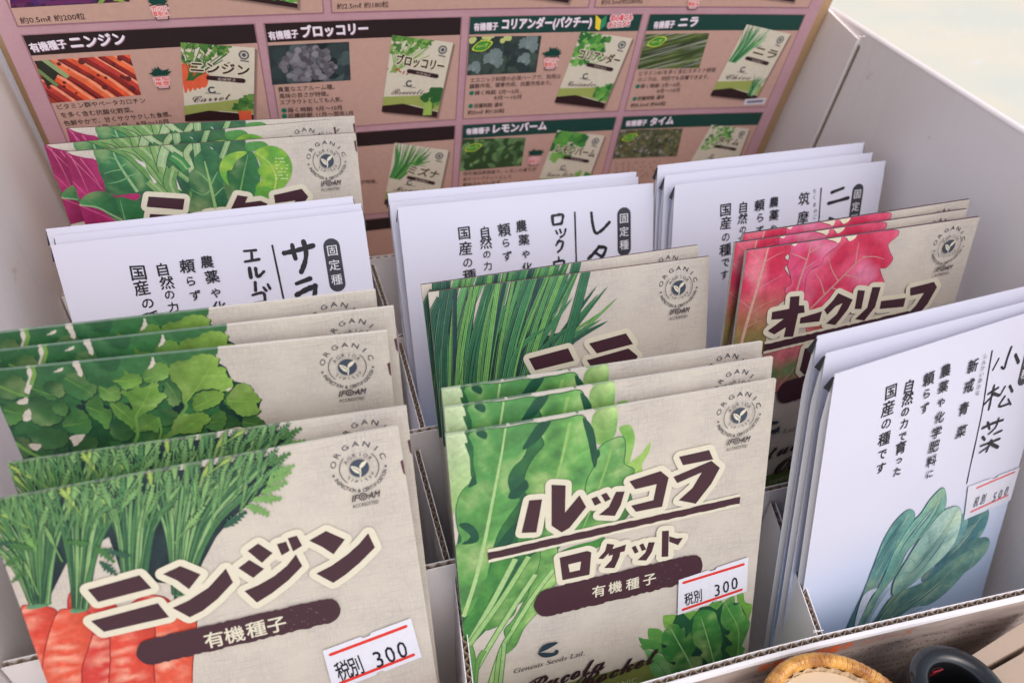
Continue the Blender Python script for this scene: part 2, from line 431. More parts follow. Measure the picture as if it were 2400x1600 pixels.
def seal(P, parent):
    """round organic mark in the top right corner"""
    a = Art(P, .05, .004); c = (79.3, 8.7); k = SEALB
    def arc(st, r, size, a0, a1, up=True, bold=.0, wide=1.):
        n = len(st)
        for i, ch in enumerate(st):
            if ch == ' ': continue
            t = R(a0 + (a1 - a0) * (i / (n - 1))); d = (math.cos(t), -math.sin(t)); s_ = 1 if up else -1
            ey = (d[0] * size * s_, d[1] * size * s_); ex = (math.sin(t) * size * s_ * wide, math.cos(t) * size * s_ * wide)
            vs, _ = glyph(ch, bold); xm = (min(v[0] for v in vs) + max(v[0] for v in vs)) / 2
            a.glyph(ch, (c[0] + r * d[0], c[1] + r * d[1]), ex, ey, k, bold, anchor=(xm, .36))
    arc('ORGANIC', 6.2, 1.9, 163, 17, True, .01, 1.35)
    arc('INSPECTION & CERTIFICATION', 6.15, 1.42, 200, 340, False, .012, .82)
    arc('AGRIOR', 3.55, 1.4, 145, 35, True, .0, 1.1)
    arc('רואירגא', 3.5, 1.25, 215, 325, False, .02, 1.)
    a.ring(c, 4.55, 4.75, k, 135, 225); a.ring(c, 4.55, 4.75, k, -45, 45)
    for t in (187, -7): a.disc((c[0] + 6.3 * math.cos(R(t)), c[1] - 6.3 * math.sin(R(t))), .3, k, 8)
    a.disc(c, 2.35, SLATE, 28)
    w = CREAM
    a.poly(spline([(c[0] - 1.9, c[1] - .9), (c[0] - .7, c[1] - .5), (c[0] + .1, c[1] + .5), (c[0] + .25, c[1] + 1.5), (c[0] - .9, c[1] + 1.1), (c[0] - 1.6, c[1] + .2)]), w)
    a.poly(spline([(c[0] + 2.1, c[1] - 1.7), (c[0] + .9, c[1] - 1.4), (c[0] + .1, c[1] - .5), (c[0] + .3, c[1] + .1), (c[0] + 1.2, c[1] - .4), (c[0] + 1.7, c[1] - 1.0)]), w)
    a.ribbon(spline([(c[0] + .2, c[1] - .1), (c[0] + .1, c[1] + 1.2), (c[0] - .1, c[1] + 2.3)], 4, False), .3, w)
    a.ribbon(spline([(c[0] - 1.5, c[1] - .5), (c[0] - .4, c[1] + .5), (c[0] + .1, c[1] + 1.3)], 4, False), .16, SLATE)
    e = (79.5, 16.4); d = S(70, 58, 64)
    a.text('IF', (e[0] - 3.3, e[1] + .9), (e[0] - 1.95, e[1] + .9), 2.5, d, .022, True, .28)
    a.text('AM', (e[0] + .7, e[1] + .9), (e[0] + 3.3, e[1] + .9), 2.5, d, .022, True, .28)
    a.ring((e[0] - .5, e[1]), .75, 1.05, d); a.ring((e[0] - .5, e[1]), .25, .5, d); a.ribbon([(e[0] + .4, e[1]), (e[0] + 1.2, e[1])], .35, d)
    a.text('ACCREDITED', (e[0] - 3.4, e[1] + 2.6), (e[0] + 3.0, e[1] + 2.6), 1.35, d, .005)
    return a.build('organic_seal', M['lettering'], parent)

def brush_bar(a, p0, p1, r0, r1, col, seed=1, ends=True, rough=.10):
    """a brushed bar or pill with ragged borders"""
    p0, p1 = np.array(p0, float), np.array(p1, float); d = p1 - p0; L = np.linalg.norm(d); d /= L; nn = np.array([-d[1], d[0]])
    top = []; bot = []; n = 46; rnd = random.Random(seed)
    for i in range(n + 1):
        t = i / n; r = r0 + (r1 - r0) * t; q = p0 + d * L * t
        top.append(q - nn * (r * (1 + rough * rnd.uniform(-.6, .5)))); bot.append(q + nn * (r * (1 + rough * rnd.uniform(-.6, .5))))
    e1 = [p1 + r1 * (math.cos(t) * -nn + math.sin(t) * d) * (1 + .04 * rnd.uniform(-1, 1)) for t in np.linspace(.25, math.pi - .25, 9)] if ends else []
    e0 = [p0 + r0 * (math.cos(t) * nn - math.sin(t) * d) * (1 + .04 * rnd.uniform(-1, 1)) for t in np.linspace(.25, math.pi - .25, 9)] if ends else []
    a.poly(top + e1 + bot[::-1] + e0, col)
def pill(P, parent, c0, c1, r0, r1, chars, seed=3, words='有機種子', size=5.2):
    a = Art(P, .49, .001)
    brush_bar(a, c0, c1, r0, r1, INKBROWN, seed)
    d = np.array(c1) - np.array(c0); d = d / np.linalg.norm(d)
    for ch, p in zip(words, chars):
        a.glyph(ch, p, (d[0] * size, d[1] * size), (d[1] * size, -d[0] * size), CREAM, .016)
    rnd = random.Random(seed)
    for _ in range(26):
        t = rnd.uniform(.72, 1.0); q = np.array(c0) + (np.array(c1) - np.array(c0)) * t + np.array([-d[1], d[0]]) * r0 * rnd.uniform(-.8, .8)
        a.disc(q, rnd.uniform(.06, .16), S(150, 130, 130), 5)
    return a.build('variety_banner', M['lettering'], parent)
def title(P, parent, zoomed, border=2.1, bars=()):
    a = Art(P, .40, .0004); polys = []
    for z, pts in zoomed: polys.append(a.at(z, pts))
    for z, p, q, w in bars:
        p, q = a.at(z, [p, q]); brush_bar(a, p, q, w + border * .55, w + border * .55, CREAM, 5, False, .08)
    a.outline(polys, border, CREAM)
    for z, p, q, w in bars:
        p, q = a.at(z, [p, q]); brush_bar(a, p, q, w, w, INKBROWN, 6, False, .22)
    for p in polys: a.poly(p, INKBROWN)
    return a.build('title_lettering', M['lettering'], parent)
def brand(P, parent, z, up, lo, t0, t1, em, script=()):
    a = Art(P, .53, .001)
    for pts in (up, lo):
        if pts: a.poly(spline(a.at(z, pts), 3), S(44, 62, 74))
    p, q = a.at(z, [t0, t1]); a.text('𝐺𝑒𝑛𝑒𝑠𝑖𝑠 𝑆𝑒𝑒𝑑𝑠 𝐿𝑡𝑑.', p, q, em, S(60, 52, 58), .006)
    for zz, st, s0, s1, e in script:
        p, q = a.at(zz, [s0, s1]); a.text(st, p, q, e, S(58, 32, 38), .022, True, .18)
    return a.build('brand_lettering', M['lettering'], parent)
def price_label(P, parent, corners, l1, l2, kan, num, numbers, kan_em, num_em, faded=0., lay=.60):
    """white price label stuck on the packet: card, two red rules, figures"""
    a = Art(P, lay, .005); q = [np.array(p) for p in corners]
    top = [q[0] + (q[1] - q[0]) * t for t in (0, .42)] + [q[0] + (q[1] - q[0]) * .45 + (q[3] - q[0]) * .05, q[0] + (q[1] - q[0]) * .52 + (q[3] - q[0]) * .05] + [q[0] + (q[1] - q[0]) * .545, q[1]]
    bot = [q[2]] + [q[2] + (q[3] - q[2]) * .42, q[2] + (q[3] - q[2]) * .45 + (q[0] - q[3]) * .05, q[2] + (q[3] - q[2]) * .5 + (q[0] - q[3]) * .05, q[2] + (q[3] - q[2]) * .53] + [q[3]]
    a.poly(top + bot, mix((.64, .63, .68), (.595, .58, .64), min(1, faded * 3)))
    lab = a.build('price_label', M['lettering'], parent)
    b = Art(P, lay + .04, .005); red = mix(S(232, 62, 52), (.66, .62, .66), faded)
    for l in (l1, l2): b.ribbon(list(l), .95 if faded < .1 else .8, red, round_=True)
    b.build('red_rules', M['lettering'], lab)
    c = Art(P, lay + .09, .004); k = mix((.012, .012, .02), (.6, .6, .65), faded)
    d = np.array(q[1]) - np.array(q[0]); d = d / np.linalg.norm(d)
    for ch, p in zip('税別', kan): c.glyph(ch, p, (d[0] * kan_em * .58, d[1] * kan_em * .58), (d[1] * kan_em, -d[0] * kan_em), k, .012, .02)
    for ch, p in zip(num, numbers):
        vs, _ = glyph(ch, .0); xm = (min(v[0] for v in vs) + max(v[0] for v in vs)) / 2
        c.glyph(ch, p, (d[0] * num_em * .72, d[1] * num_em * .72), (d[1] * num_em, -d[0] * num_em), k, .004, .03, anchor=(xm, .36))
    c.build('price_figures', M['lettering'], lab)
    return lab
def notches(a0, side='R', v=9.0):
    a = Art(a0.sh, .06, .002); a0.notch = a
    u = a.sh.w - .05 if side == 'R' else .05; s_ = -1 if side == 'R' else 1
    a.poly([(u, v), (u + s_ * .75, v + .3), (u + s_ * .45, v + 3.6), (u, v + 4.2)], S(96, 56, 66))

# --- painters of leaves
def leaf(a, z, out, col, vein=None, vcol=None, vw=.5, edge=None, n=3, maxe=1.5):
    P = spline(a.at(z, out), n)
    if edge: a.ribbon(P + [P[0]], edge[1], edge[0])
    a.poly(P, col, maxe)
    if vein:
        V = spline(a.at(z, vein), 5, False)
        a.ribbon(V, vw, vcol, lambda f: .35 + .65 * abs(f))
def mottled(c, amt=.25, k=.2, seed=0., c2=None, k2=.12):
    def fn(u, v):
        f = 1 + amt * nz2(u, v, k, seed) + amt * .6 * nz2(u, v, k * 3.1, seed + 9)
        cc = mix(c, c2, clamp(.5 + 1.3 * nz2(u, v, k2, seed + 3))) if c2 else c
        return tuple(clamp(x * f, 0, .9) for x in cc)
    return fn
def toothed(P, amp, n, seed):
    """a smooth outline given small rounded teeth"""
    rnd = random.Random(seed); N = len(P); out = []; sg = -1 if sum(P[i - 1][0] * P[i][1] - P[i][0] * P[i - 1][1] for i in range(N)) < 0 else 1
    for i in range(N):
        t = P[(i + 1) % N] - P[i - 1]; nn = np.array((-t[1], t[0])) / (np.linalg.norm(t) + 1e-9)
        out.append(P[i] - sg * nn * amp * (abs(math.sin(math.pi * n * i / N)) * 1.6 - .8) * rnd.uniform(.75, 1.2))
    return out
def lobed(a, c, r, ang, col, seed, lobes=3, vein=None, depth=.3):
    rnd = random.Random(seed); pts = []; n = 54
    ph = rnd.uniform(0, 6)
    for i in range(n):
        t = 2 * math.pi * i / n; td = ((t + math.pi) % (2 * math.pi)) - math.pi
        f = 1 - depth + depth * abs(math.cos(lobes * td * .5)) ** .6 + .055 * math.sin(15 * t + ph) + .03 * math.sin(23 * t + ph * 2)
        if abs(td) > 2.5: f *= .62
        f *= 1 + .05 * rnd.uniform(-1, 1)
        pts.append((c[0] + r * f * math.cos(t + ang), c[1] - r * f * math.sin(t + ang)))
    a.poly(pts, col, 2.4)
    if vein:
        for dt in (-.75, 0, .75):
            e = (c[0] + r * .72 * math.cos(ang + dt), c[1] - r * .72 * math.sin(ang + dt)); b = (c[0] - r * .55 * math.cos(ang), c[1] + r * .55 * math.sin(ang))
            a.ribbon([b, ((b[0] + e[0]) / 2 + .02 * r, (b[1] + e[1]) / 2), e], .28, vein, lambda f: 1 - .8 * f)
def feather(a, p, ang, L, col, seed, w=.24, teeth=6):
    """one serrated carrot-top leaflet"""
    rnd = random.Random(seed); d = np.array([math.cos(ang), -math.sin(ang)]); nn = np.array([-d[1], d[0]]); p = np.array(p, float)
    Lp = []; Rp = []
    for i in range(teeth):
        t = (i + .2) / teeth; wd = w * L * math.sin(math.pi * (.18 + .8 * t)) * rnd.uniform(.75, 1.15)
        for s_, out in ((1, Lp), (-1, Rp)):
            out.append(p + d * L * (t - .02) + nn * s_ * wd * .30); out.append(p + d * L * (t + .14) + nn * s_ * wd * rnd.uniform(.8, 1.1))
    a.poly([p] + Lp + [p + d * L * 1.05] + Rp[::-1], col, 6)

# ------------------------------------------------------------------ ground and bench
def ground_material():
    m, ns, ls, b = mat('sunlit_ground')
    tc = node(ns, 'ShaderNodeTexCoord')
    n1 = node(ns, 'ShaderNodeTexNoise', i_Scale=1.7, i_Detail=2.0); n2 = node(ns, 'ShaderNodeTexNoise', i_Scale=26.0, i_Detail=1.0)
    for n in (n1, n2): ls.new(tc.outputs['Object'], n.inputs['Vector'])
    r1 = node(ns, 'ShaderNodeMapRange'); r1.inputs[1].default_value = .38; r1.inputs[2].default_value = .62; ls.new(n1.outputs[0], r1.inputs[0])
    r2 = node(ns, 'ShaderNodeMapRange'); r2.inputs[1].default_value = .70; r2.inputs[2].default_value = .75; ls.new(n2.outputs[0], r2.inputs[0])
    c = mixcol(ns, ls, r1.outputs[0], (.66, .645, .53), (.74, .665, .515))
    ls.new(mixcol(ns, ls, r2.outputs[0], c, (.80, .79, .82)), b.inputs['Base Color']); b.inputs['Roughness'].default_value = .9
    return m
M['ground'] = ground_material()
o = mesh_obj('ground', [(-60, -60, -.72), (60, -60, -.72), (60, 60, -.72), (-60, 60, -.72)], [[0, 1, 2, 3]], M['ground']); tag(o, 'pale yellow sunlit ground beyond the box', None, None, 'structure')
ZT = -.0145                                       # bench top
bench = empty('display_bench', Matrix.Translation((0, 0, -.72))); tag(bench, 'dark wooden bench top under the cardboard box', 'bench')
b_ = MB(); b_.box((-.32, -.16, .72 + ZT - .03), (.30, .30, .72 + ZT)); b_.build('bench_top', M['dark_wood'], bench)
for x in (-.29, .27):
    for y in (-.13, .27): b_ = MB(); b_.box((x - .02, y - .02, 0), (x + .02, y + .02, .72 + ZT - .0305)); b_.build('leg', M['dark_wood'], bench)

# ------------------------------------------------------------------ corrugated display box
box = empty('display_box', Matrix.Translation((0, .1, ZT))); tag(box, 'open grey-white corrugated cardboard box with stepped dividers holding the packets', 'box')
BO = np.array((0, .1, ZT))
def loc(p): return np.array(p, float) - BO
def corrugated(name, path, zb, th=.0019, pitch=.0031, depth=.007, parent=None, side=1, sheet=.00022):
    """a strip of corrugated card: path = list of top points (x, y, z); the open flutes show along its top edge"""
    path = [np.array(p, float) for p in path]; D = MB(); K = MB()
    seg = [np.linalg.norm((path[i + 1] - path[i])[:2]) for i in range(len(path) - 1)]; tot = sum(seg)
    def at(s):
        for i, L in enumerate(seg):
            if s <= L or i == len(seg) - 1:
                t = path[i + 1] - path[i]; d = t[:2] / np.linalg.norm(t[:2]); return path[i] + t * (s / L), np.array((-d[1], d[0], 0)) * side
            s -= L
    N = max(2, int(tot / .006))
    st = [tot * i / N for i in range(N + 1)]
    def sheetface(o0, o1, dz=0):
        vs = []; fs = []
        for s in st:
            p, nn = at(s); a_, b_2 = p + nn * o0, p + nn * o1
            vs += [loc((*a_[:2], p[2] + dz)), loc((*b_2[:2], p[2] + dz)), loc((*b_2[:2], zb)), loc((*a_[:2], zb))]
        for i in range(N):
            q = i * 4; r = q + 4
            fs += [[q, q + 1, r + 1, r], [q + 1, q + 2, r + 2, r + 1], [q + 2, q + 3, r + 3, r + 2], [q + 3, q, r, r + 3]]
        fs += [[0, 3, 2, 1], [N * 4, N * 4 + 1, N * 4 + 2, N * 4 + 3]]; D.add(vs, fs)
    sheetface(0, sheet); sheetface(th - sheet, th)
    n = max(8, int(tot / pitch * 10)); vs = []; fs = []; amp = (th - 2 * sheet) * .5 - .00009
    for i in range(n + 1):
        s = tot * i / n; ph = 2 * math.pi * s / pitch; p, nn = at(s); y = th / 2 + amp * math.sin(ph)
        sl_ = amp * 2 * math.pi / pitch * math.cos(ph); k = .00013 * math.sqrt(1 + sl_ * sl_)
        k = min(k, .00026)
        for o_ in (-k, k):
            w = p + nn * (y + o_); vs += [loc((*w[:2], p[2] - .0002)), loc((*w[:2], p[2] - depth))]
    for i in range(n):
        q = i * 4; r = q + 4; fs += [[q, q + 2, r + 2, r], [q, r, r + 1, q + 1], [q + 2, q + 3, r + 3, r + 2]]
    K.add(vs, fs)
    vs = []; fs = []                              # closed core further down
    o = D.build(name, M['liner'], parent); K.build('fluting', M['kraft'], o); return o
XL, XR, YB, YF = -.158, .1555, .2170, -.0058
def wall_top(y): return .149 + (y - .083) * .0975 if y > .0 else .1409 + (y * 1.2)
mb = MB(); mb.box(loc((XL - .003, YF - .006, ZT + .0002)), loc((XR + .003, YB + .004, ZT + .0025))); mb.build('base_panel', M['card'], box)
for nm, x, s_ in (('side_wall', XL, -1), ('side_wall', XR, 1)):
    ys = [-.0085, .0, .04, .083, .13, .17, .205, YB]; pts = [loc((x, y, wall_top(y))) for y in ys]
    mb = MB(); mb.prism([loc((x, ys[0], ZT + .0026))] + pts + [loc((x, ys[-1], ZT + .0026))], (s_ * .0026, 0, 0))
    w = mb.build(nm, M['card'], box)
    mb = MB()                                     # folded rim of the wall
    mb.tube([p + np.array((s_ * .0013, 0, .0001)) for p in pts], .00142, 8); mb.build('rim_fold', M['card'], w, True)
    if s_ < 0: continue                          # only the right wall shows its glued flap
    q = [hit(*p, (1, 0, 0), XR) for p in ((1928, 4), (1972, 48), (2018, 92))]; e = hit(1905, 345, (1, 0, 0), XR); d = (e - q[-1]) / (q[-1][2] - e[2])
    t = [np.array((x, p[1], p[2])) for p in q] + [np.array((x, *(q[-1] + d * (q[-1][2] - .0))[1:])), np.array((x, YB - .001, 0)), np.array((x, YB - .001, q[0][2] + .0005))]
    mb = MB(); mb.prism([loc(p) for p in t], (-s_ * .0016, 0, 0)); fl = mb.build('glued_flap', M['card'], w)
    a0, a1 = t[2], t[3]; mb = MB(); mb.prism([loc(a0 + (0, -.0002, -.002)), loc(a1 + (0, -.0002, 0)), loc(a1 + (0, -.0013, 0)), loc(a0 + (0, -.0011, -.003))], (-s_ * .0004, 0, 0)); mb.build('slit_strip', M['kraft'], fl)  # dark strip laid in for the darkness of the slit
mb = MB(); mb.box(loc((XL - .0026, YB + .0004, ZT + .0026)), loc((XR + .0026, YB + .003, .160))); mb.build('back_wall', M['card'], box)
# stepped dividers, front to back
ROWS = [(.0365, .0580), (.0790, .0690), (.1315, .0665), (.1635, .0820)]
for y, z in ROWS: corrugated('cross_divider', [(XL + .0006, y, z), (XR - .0006, y, z)], ZT + .003, parent=box)
def on_y(px, y): return hit(*px, (0, 1, 0), y)
L1 = [((1064, 1354), .0360, None), ((970, 1055), .0785, (1045, 1331)), ((931, 803), .1310, (985, 1007)), ((866, 620), .1630, (925, 793))]
p0 = on_y((1064, 1354), .0360)
fx = min(np.linspace(-.056, -.036, 400), key=lambda x: abs((lambda q: (q[0] - 1064) * (1600 - 1354) - (q[1] - 1354) * (1092 - 1064))((lambda c: (1200 + F_PX * c[0] / -c[2], 800 - F_PX * c[1] / -c[2]))(CAM_R.T @ (np.array((x, YF + .001, .0490)) - CAM_LOC)))))
segs = [(p0, np.array((fx, YF + .0008, .0490)))]
for (b0, yb, f0), (yf) in zip(L1[1:], (.0386, .0812, .1337)): segs.append((on_y(b0, yb - .0006), on_y(f0, yf)))
for a0, a1 in segs: corrugated('lengthwise_divider', [a0, a1], ZT + .003, parent=box)
segs = [(on_y((1805, 1177), .0358), on_y((1915, 1487), YF + .0008))]
for (zb_, zf_), (yb, yf) in zip(((.060, .060), (.066, .066), (.078, .068)), ((.0784, .0386), (.1310, .0812), (.1630, .1337))): segs.append((np.array((.0555, yb, zb_)), np.array((.0555, yf, zf_))))
for a0, a1 in segs: corrugated('lengthwise_divider', [a0, a1], ZT + .003, parent=box)
# front wall with its printed outer face
FP = [(XL, -.0056), (-.06, -.0054), (0, -.0056), (.03, -.006), (.05, -.0066), (.078, -.0081), (.12, -.0103), (XR + .001, -.0124)]
corrugated('front_wall', [(x, y, .0500) for x, y in FP], ZT + .003, th=.0019, pitch=.0034, parent=box, side=-1)
front = [o for o in box.children if o.name.startswith('front_wall')][0]
m, ns, ls, bs = mat('front_print'); tc = node(ns, 'ShaderNodeTexCoord'); nz_ = node(ns, 'ShaderNodeTexNoise', i_Scale=34.0, i_Detail=4.0); mp = node(ns, 'ShaderNodeMapping'); mp.inputs['Scale'].default_value = (1, 1, 5)
ls.new(tc.outputs['Object'], mp.inputs[0]); ls.new(mp.outputs[0], nz_.inputs['Vector']); rr_ = node(ns, 'ShaderNodeMapRange'); rr_.inputs[1].default_value = .4; rr_.inputs[2].default_value = .62; ls.new(nz_.outputs[0], rr_.inputs[0])
ls.new(mixcol(ns, ls, rr_.outputs[0], (.34, .26, .235), (.52, .42, .37)), bs.inputs['Base Color']); bs.inputs['Roughness'].default_value = .32; M['front_print'] = m
vs = []; fs = []; FN = []
for i, (x, y) in enumerate(FP):
    for dy, z in ((-.00195, .0502), (-.0029, .0501), (-.0032, .0492), (-.0032, ZT + .003), (-.00195, ZT + .003)): vs.append(loc((x, y + dy, z)))
mi = []
for i in range(len(FP) - 1):
    for k in range(5): fs.append([i * 5 + k, i * 5 + (k + 1) % 5, i * 5 + 5 + (k + 1) % 5, i * 5 + 5 + k][::-1]); mi.append(0 if k in (0, 1, 4) else 1)
fs += [[0, 1, 2, 3, 4], [len(vs) - 5 + k for k in (4, 3, 2, 1, 0)]]; mi += [0, 0]
mesh_obj('printed_lip', vs, fs, [M['lip'], M['front_print']], front, mi)
class FrontSheet:
    w = 0; h = 0
    def y(s, x): return np.interp(x, [p[0] for p in FP], [p[1] for p in FP]) - .0032
    def xyz(s, u, v, off=0.): return tuple(loc((u * .001, s.y(u * .001) - off * .001, .0492 - v * .001)))
FS = FrontSheet(); a = Art(FS, .05, .004); rnd = random.Random(5)
# warm title line and the fine print under it
a.text('世界の有機種子', (30, 4.3), (60, 4.0), 4.0, (.78, .17, .06), .045); a.text('シリーズ', (63, 3.9), (80, 3.7), 3.2, (.66, .24, .13), .02)
def scribble(a, x, y, k, col):                  # print too fine and blurred to be read
    for _ in range(rnd.randint(2, 4)):
        ox, oy, h = rnd.uniform(0, .75) * k, rnd.uniform(-.5, .5) * k, rnd.random() < .5
        a.ribbon([(x + ox, y + oy), (x + ox + (.08 if h else rnd.uniform(.3, .7)) * k, y + oy + (rnd.uniform(.3, .8) if h else .05) * k)], .17 * k, col)
for j in range(8):
    x = 26 + rnd.uniform(0, 6)
    while x < 126 - j * rnd.uniform(3, 6):
        scribble(a, x, 6.6 + j * 1.9, 1.3, (.07, .05, .05)); x += rnd.choice((1.25, 1.25, 1.3, 1.4, 2.6))
a.build('front_lettering', M['print'], front)
for (px, y, z, s_) in (((1910, 1482), YF, .0512, 1.0), ((2188, 1430), -.0083, .0511, .8), ((2018, 88), None, None, 1.1)):   # torn paper tufts
    c = hit(*px, (0, 1, 0), y) if y is not None else hit(*px, (1, 0, 0), XR - .002); mb = MB()
    for k in range(5):
        d = np.array((rnd.uniform(-1, 1), rnd.uniform(-.4, .4), rnd.uniform(.1, 1))) * .0011 * s_; o_ = np.array((rnd.uniform(-1, 1), 0, 0)) * .001
        mb.prism([loc(c + o_), loc(c + o_ + (.0011, 0, 0)), loc(c + o_ + d + (.0007, 0, 0)), loc(c + o_ + d)], (0, .0002, 0))
    mb.build('torn_tuft', M['liner'], box)

# ------------------------------------------------------------------ things standing in front of the box
def lathe(prof, n=48):
    vs = []; fs = []
    for r, z in prof: vs += [(r * math.cos(2 * math.pi * k / n), r * math.sin(2 * math.pi * k / n), z) for k in range(n)]
    for i in range(len(prof) - 1): fs += [[i * n + k, i * n + (k + 1) % n, (i + 1) * n + (k + 1) % n, (i + 1) * n + k] for k in range(n)]
    return vs, fs
ZR = .0545; c = hit(2248, 1604, (0, 0, 1), ZR); hj = ZR - ZT
jar = empty('black_jar', Matrix.Translation((c[0], c[1] - .001, ZT))); tag(jar, 'small glossy black jar with a thick rim in front of the box', 'jar')
vs, fs = lathe([(.0001, .0), (.0118, .0), (.0128, .002), (.0135, .012), (.0134, hj * .55), (.0126, hj * .82), (.0122, hj * .93), (.0124, hj - .0012), (.0116, hj), (.0088, hj + .0002), (.0074, hj - .0008), (.0070, hj - .004), (.0092, hj * .7), (.0095, hj * .4), (.0088, .004), (.0001, .004)])
mesh_obj('body', vs, fs, M['glaze'], jar, None, True)
mb = MB(); mb.prism([(-.0015, .0084, hj - .012), (.0018, .0084, hj - .012), (.0018, .0068, hj - .0035), (-.0015, .0068, hj - .0035)], (0, -.0003, 0)); M['red'] = simple('red_stripe_glaze', (.30, .02, .03), .3, .1, 80); mb.build('red_stripe', M['red'], jar)
mb = MB(); rnd = random.Random(2)
for k in range(9):
    t = R(-95 + k * 14); z = hj * (.80 - .03 * (k % 3)); r = .0129
    vs, fs = lathe([(.0001, .0007), (.0006, .0004), (.0007, 0)], 10); mb.add([(r * math.cos(t) + v[0], r * math.sin(t) + v[1] - .0002, z + v[2]) for v in vs], fs)
M['dots'] = simple('white_glint_dots', (.7, .68, .68), .25, .05, 80); mb.build('white_dots', M['dots'], jar)  # white dot decoration, also standing in for glints on the glaze

m, ns, ls, bs = mat('rattan'); tc = node(ns, 'ShaderNodeTexCoord'); nz_ = node(ns, 'ShaderNodeTexNoise', i_Scale=260.0, i_Detail=3.0); ls.new(tc.outputs['Object'], nz_.inputs['Vector'])
rr_ = node(ns, 'ShaderNodeMapRange'); rr_.inputs[1].default_value = .35; rr_.inputs[2].default_value = .66; ls.new(nz_.outputs[0], rr_.inputs[0])
ls.new(mixcol(ns, ls, rr_.outputs[0], (.40, .15, .025), (.80, .42, .09)), bs.inputs['Base Color']); bs.inputs['Roughness'].default_value = .22; bs.inputs['Coat Weight'].default_value = .7; M['rattan'] = m
M['weave'] = simple('pale_cane', (.62, .44, .27), .6, .25, 220, .4)
ZK = .0535; c = hit(1992, 1722, (0, 0, 1), ZK); RB = .0199
basket = empty('rattan_basket', Matrix.Translation((c[0], c[1], ZT))); tag(basket, 'small round basket with a glossy orange wrapped rattan rim', 'basket')
vs = []; fs = []; nM, nm = 960, 14
for i in range(nM):
    A = 2 * math.pi * i / nM
    for k in range(nm):
        B_ = 2 * math.pi * k / nm; ph = (i / nM * 84 + .22 * math.sin(B_) + .12 * math.sin(i * .13)) % 1.0
        r = .00185 * (1 + .16 * (math.sin(math.pi * ph) ** .45) - .12 + .04 * math.sin(i * 1.9 + k)); R_ = RB + r * math.cos(B_)
        vs.append((R_ * math.cos(A), R_ * math.sin(A), ZK - ZT - .0018 + r * math.sin(B_)))
for i in range(nM):
    j = (i + 1) % nM; fs += [[i * nm + k, j * nm + k, j * nm + (k + 1) % nm, i * nm + (k + 1) % nm] for k in range(nm)]
mesh_obj('wrapped_rim', vs, fs, M['rattan'], basket)
vs = []; fs = []; n1, n2 = 120, 26; hz = ZK - ZT
for layer, (ro, zo) in enumerate(((0, 0), (-.0012, .0012))):
    for j in range(n2 + 1):
        t = j / n2
        r_ = (RB - .0008) * min(1, t * 2.2) if t < .4545 else RB - .0008; z_ = .001 + zo if t < .4545 else (t - .4545) / .5455 * (hz - .003) + .001
        for i in range(n1):
            wv = .00035 * math.sin(i * math.pi / 2 + j * math.pi); rr = max(.00005, r_ + (ro if r_ > .002 else 0) + wv * (t > .4))
            vs.append((rr * math.cos(2 * math.pi * i / n1), rr * math.sin(2 * math.pi * i / n1), z_ + wv * .6 * (t < .45)))
    b0 = layer * (n2 + 1) * n1
    for j in range(n2):
        fs += [[b0 + j * n1 + i, b0 + j * n1 + (i + 1) % n1, b0 + (j + 1) * n1 + (i + 1) % n1, b0 + (j + 1) * n1 + i] for i in range(n1)]
mesh_obj('woven_body', vs, fs, M['weave'], basket)
vs, fs = lathe([(.0001, hz - .0042), (RB - .0021, hz - .0040), (RB - .0021, hz - .0056), (.0001, hz - .0056)], 60)
M['lid_wood'] = simple('pale_inner_tray', (.66, .50, .33), .5, .12, 70, .1); mesh_obj('inner_tray', vs, fs, M['lid_wood'], basket)
for lab, q, zz in (('tan wooden rail close to the box, beside the black jar', ((2262, 1545), (2430, 1438), (2430, 1494), (2290, 1572)), .0445), ('pinkish beige wooden rail in the bottom right corner', ((2290, 1590), (2440, 1506), (2440, 1640), (2290, 1660)), .0440)):
    p = [hit(*k, (0, 0, 1), zz) for k in q]; c = sum(p) / 4; r_ = empty('wooden_rail', Matrix.Translation((c[0], c[1], ZT))); tag(r_, lab, 'rail', 'rails in front of the box')
    mb = MB(); mb.prism([(k[0] - c[0], k[1] - c[1], 0.0002) for k in p[::-1]], (0, 0, zz - ZT)); mb.build('board', M['wood'], r_)

# ------------------------------------------------------------------ printed product board at the back
class Board:
    O = np.array([-.0054, .1902, .1631]); Rm = rz(.0001) @ rx(.2115) @ ry(.0149); K = -.0239
    w = 0; h = 172.0
    def y(s, u): uc = u * .001 - .14; return s.K * uc * uc * 10
    def xyz(s, u, v, off=0.): return ((u - 140) * .001, s.y(u) - off * .001, (s.h - v) * .001)
    def uv(s, px, py):
        D = s.Rm.T @ ray(px, py); C = s.Rm.T @ (CAM_LOC - s.O); y = 0.
        for _ in range(6):
            t = (y - C[1]) / D[1]; q = C + D * t; u = q[0] * 1000 + 140; y = s.y(u)
        return (u, -q[2] * 1000)
    def matrix(s):
        m = Matrix(s.Rm.tolist()).to_4x4(); m.translation = (s.O - s.Rm @ np.array([0, 0, s.h * .001])).tolist(); return m
BS = Board(); UL, UR, VT = -5.7, 290.6, -56.0
KB = 0.86
def SB(r, g, b): return S(r, g, b, KB * 1.25)
board = empty('product_board', BS.matrix()); tag(board, 'printed pinkish brown board of vegetable pictures standing behind the packets', 'sign')
V = []; F = []; n = 40
for yy in (0, -1):                                # card of the board, 2 mm thick
    for j in range(2):
        for i in range(n + 1):
            u = UL + (UR - UL) * i / n; p = BS.xyz(u, (VT, BS.h)[j]); V.append((p[0], p[1] - yy * .002, p[2]))
g = lambda k, j, i: (k * 2 + j) * (n + 1) + i
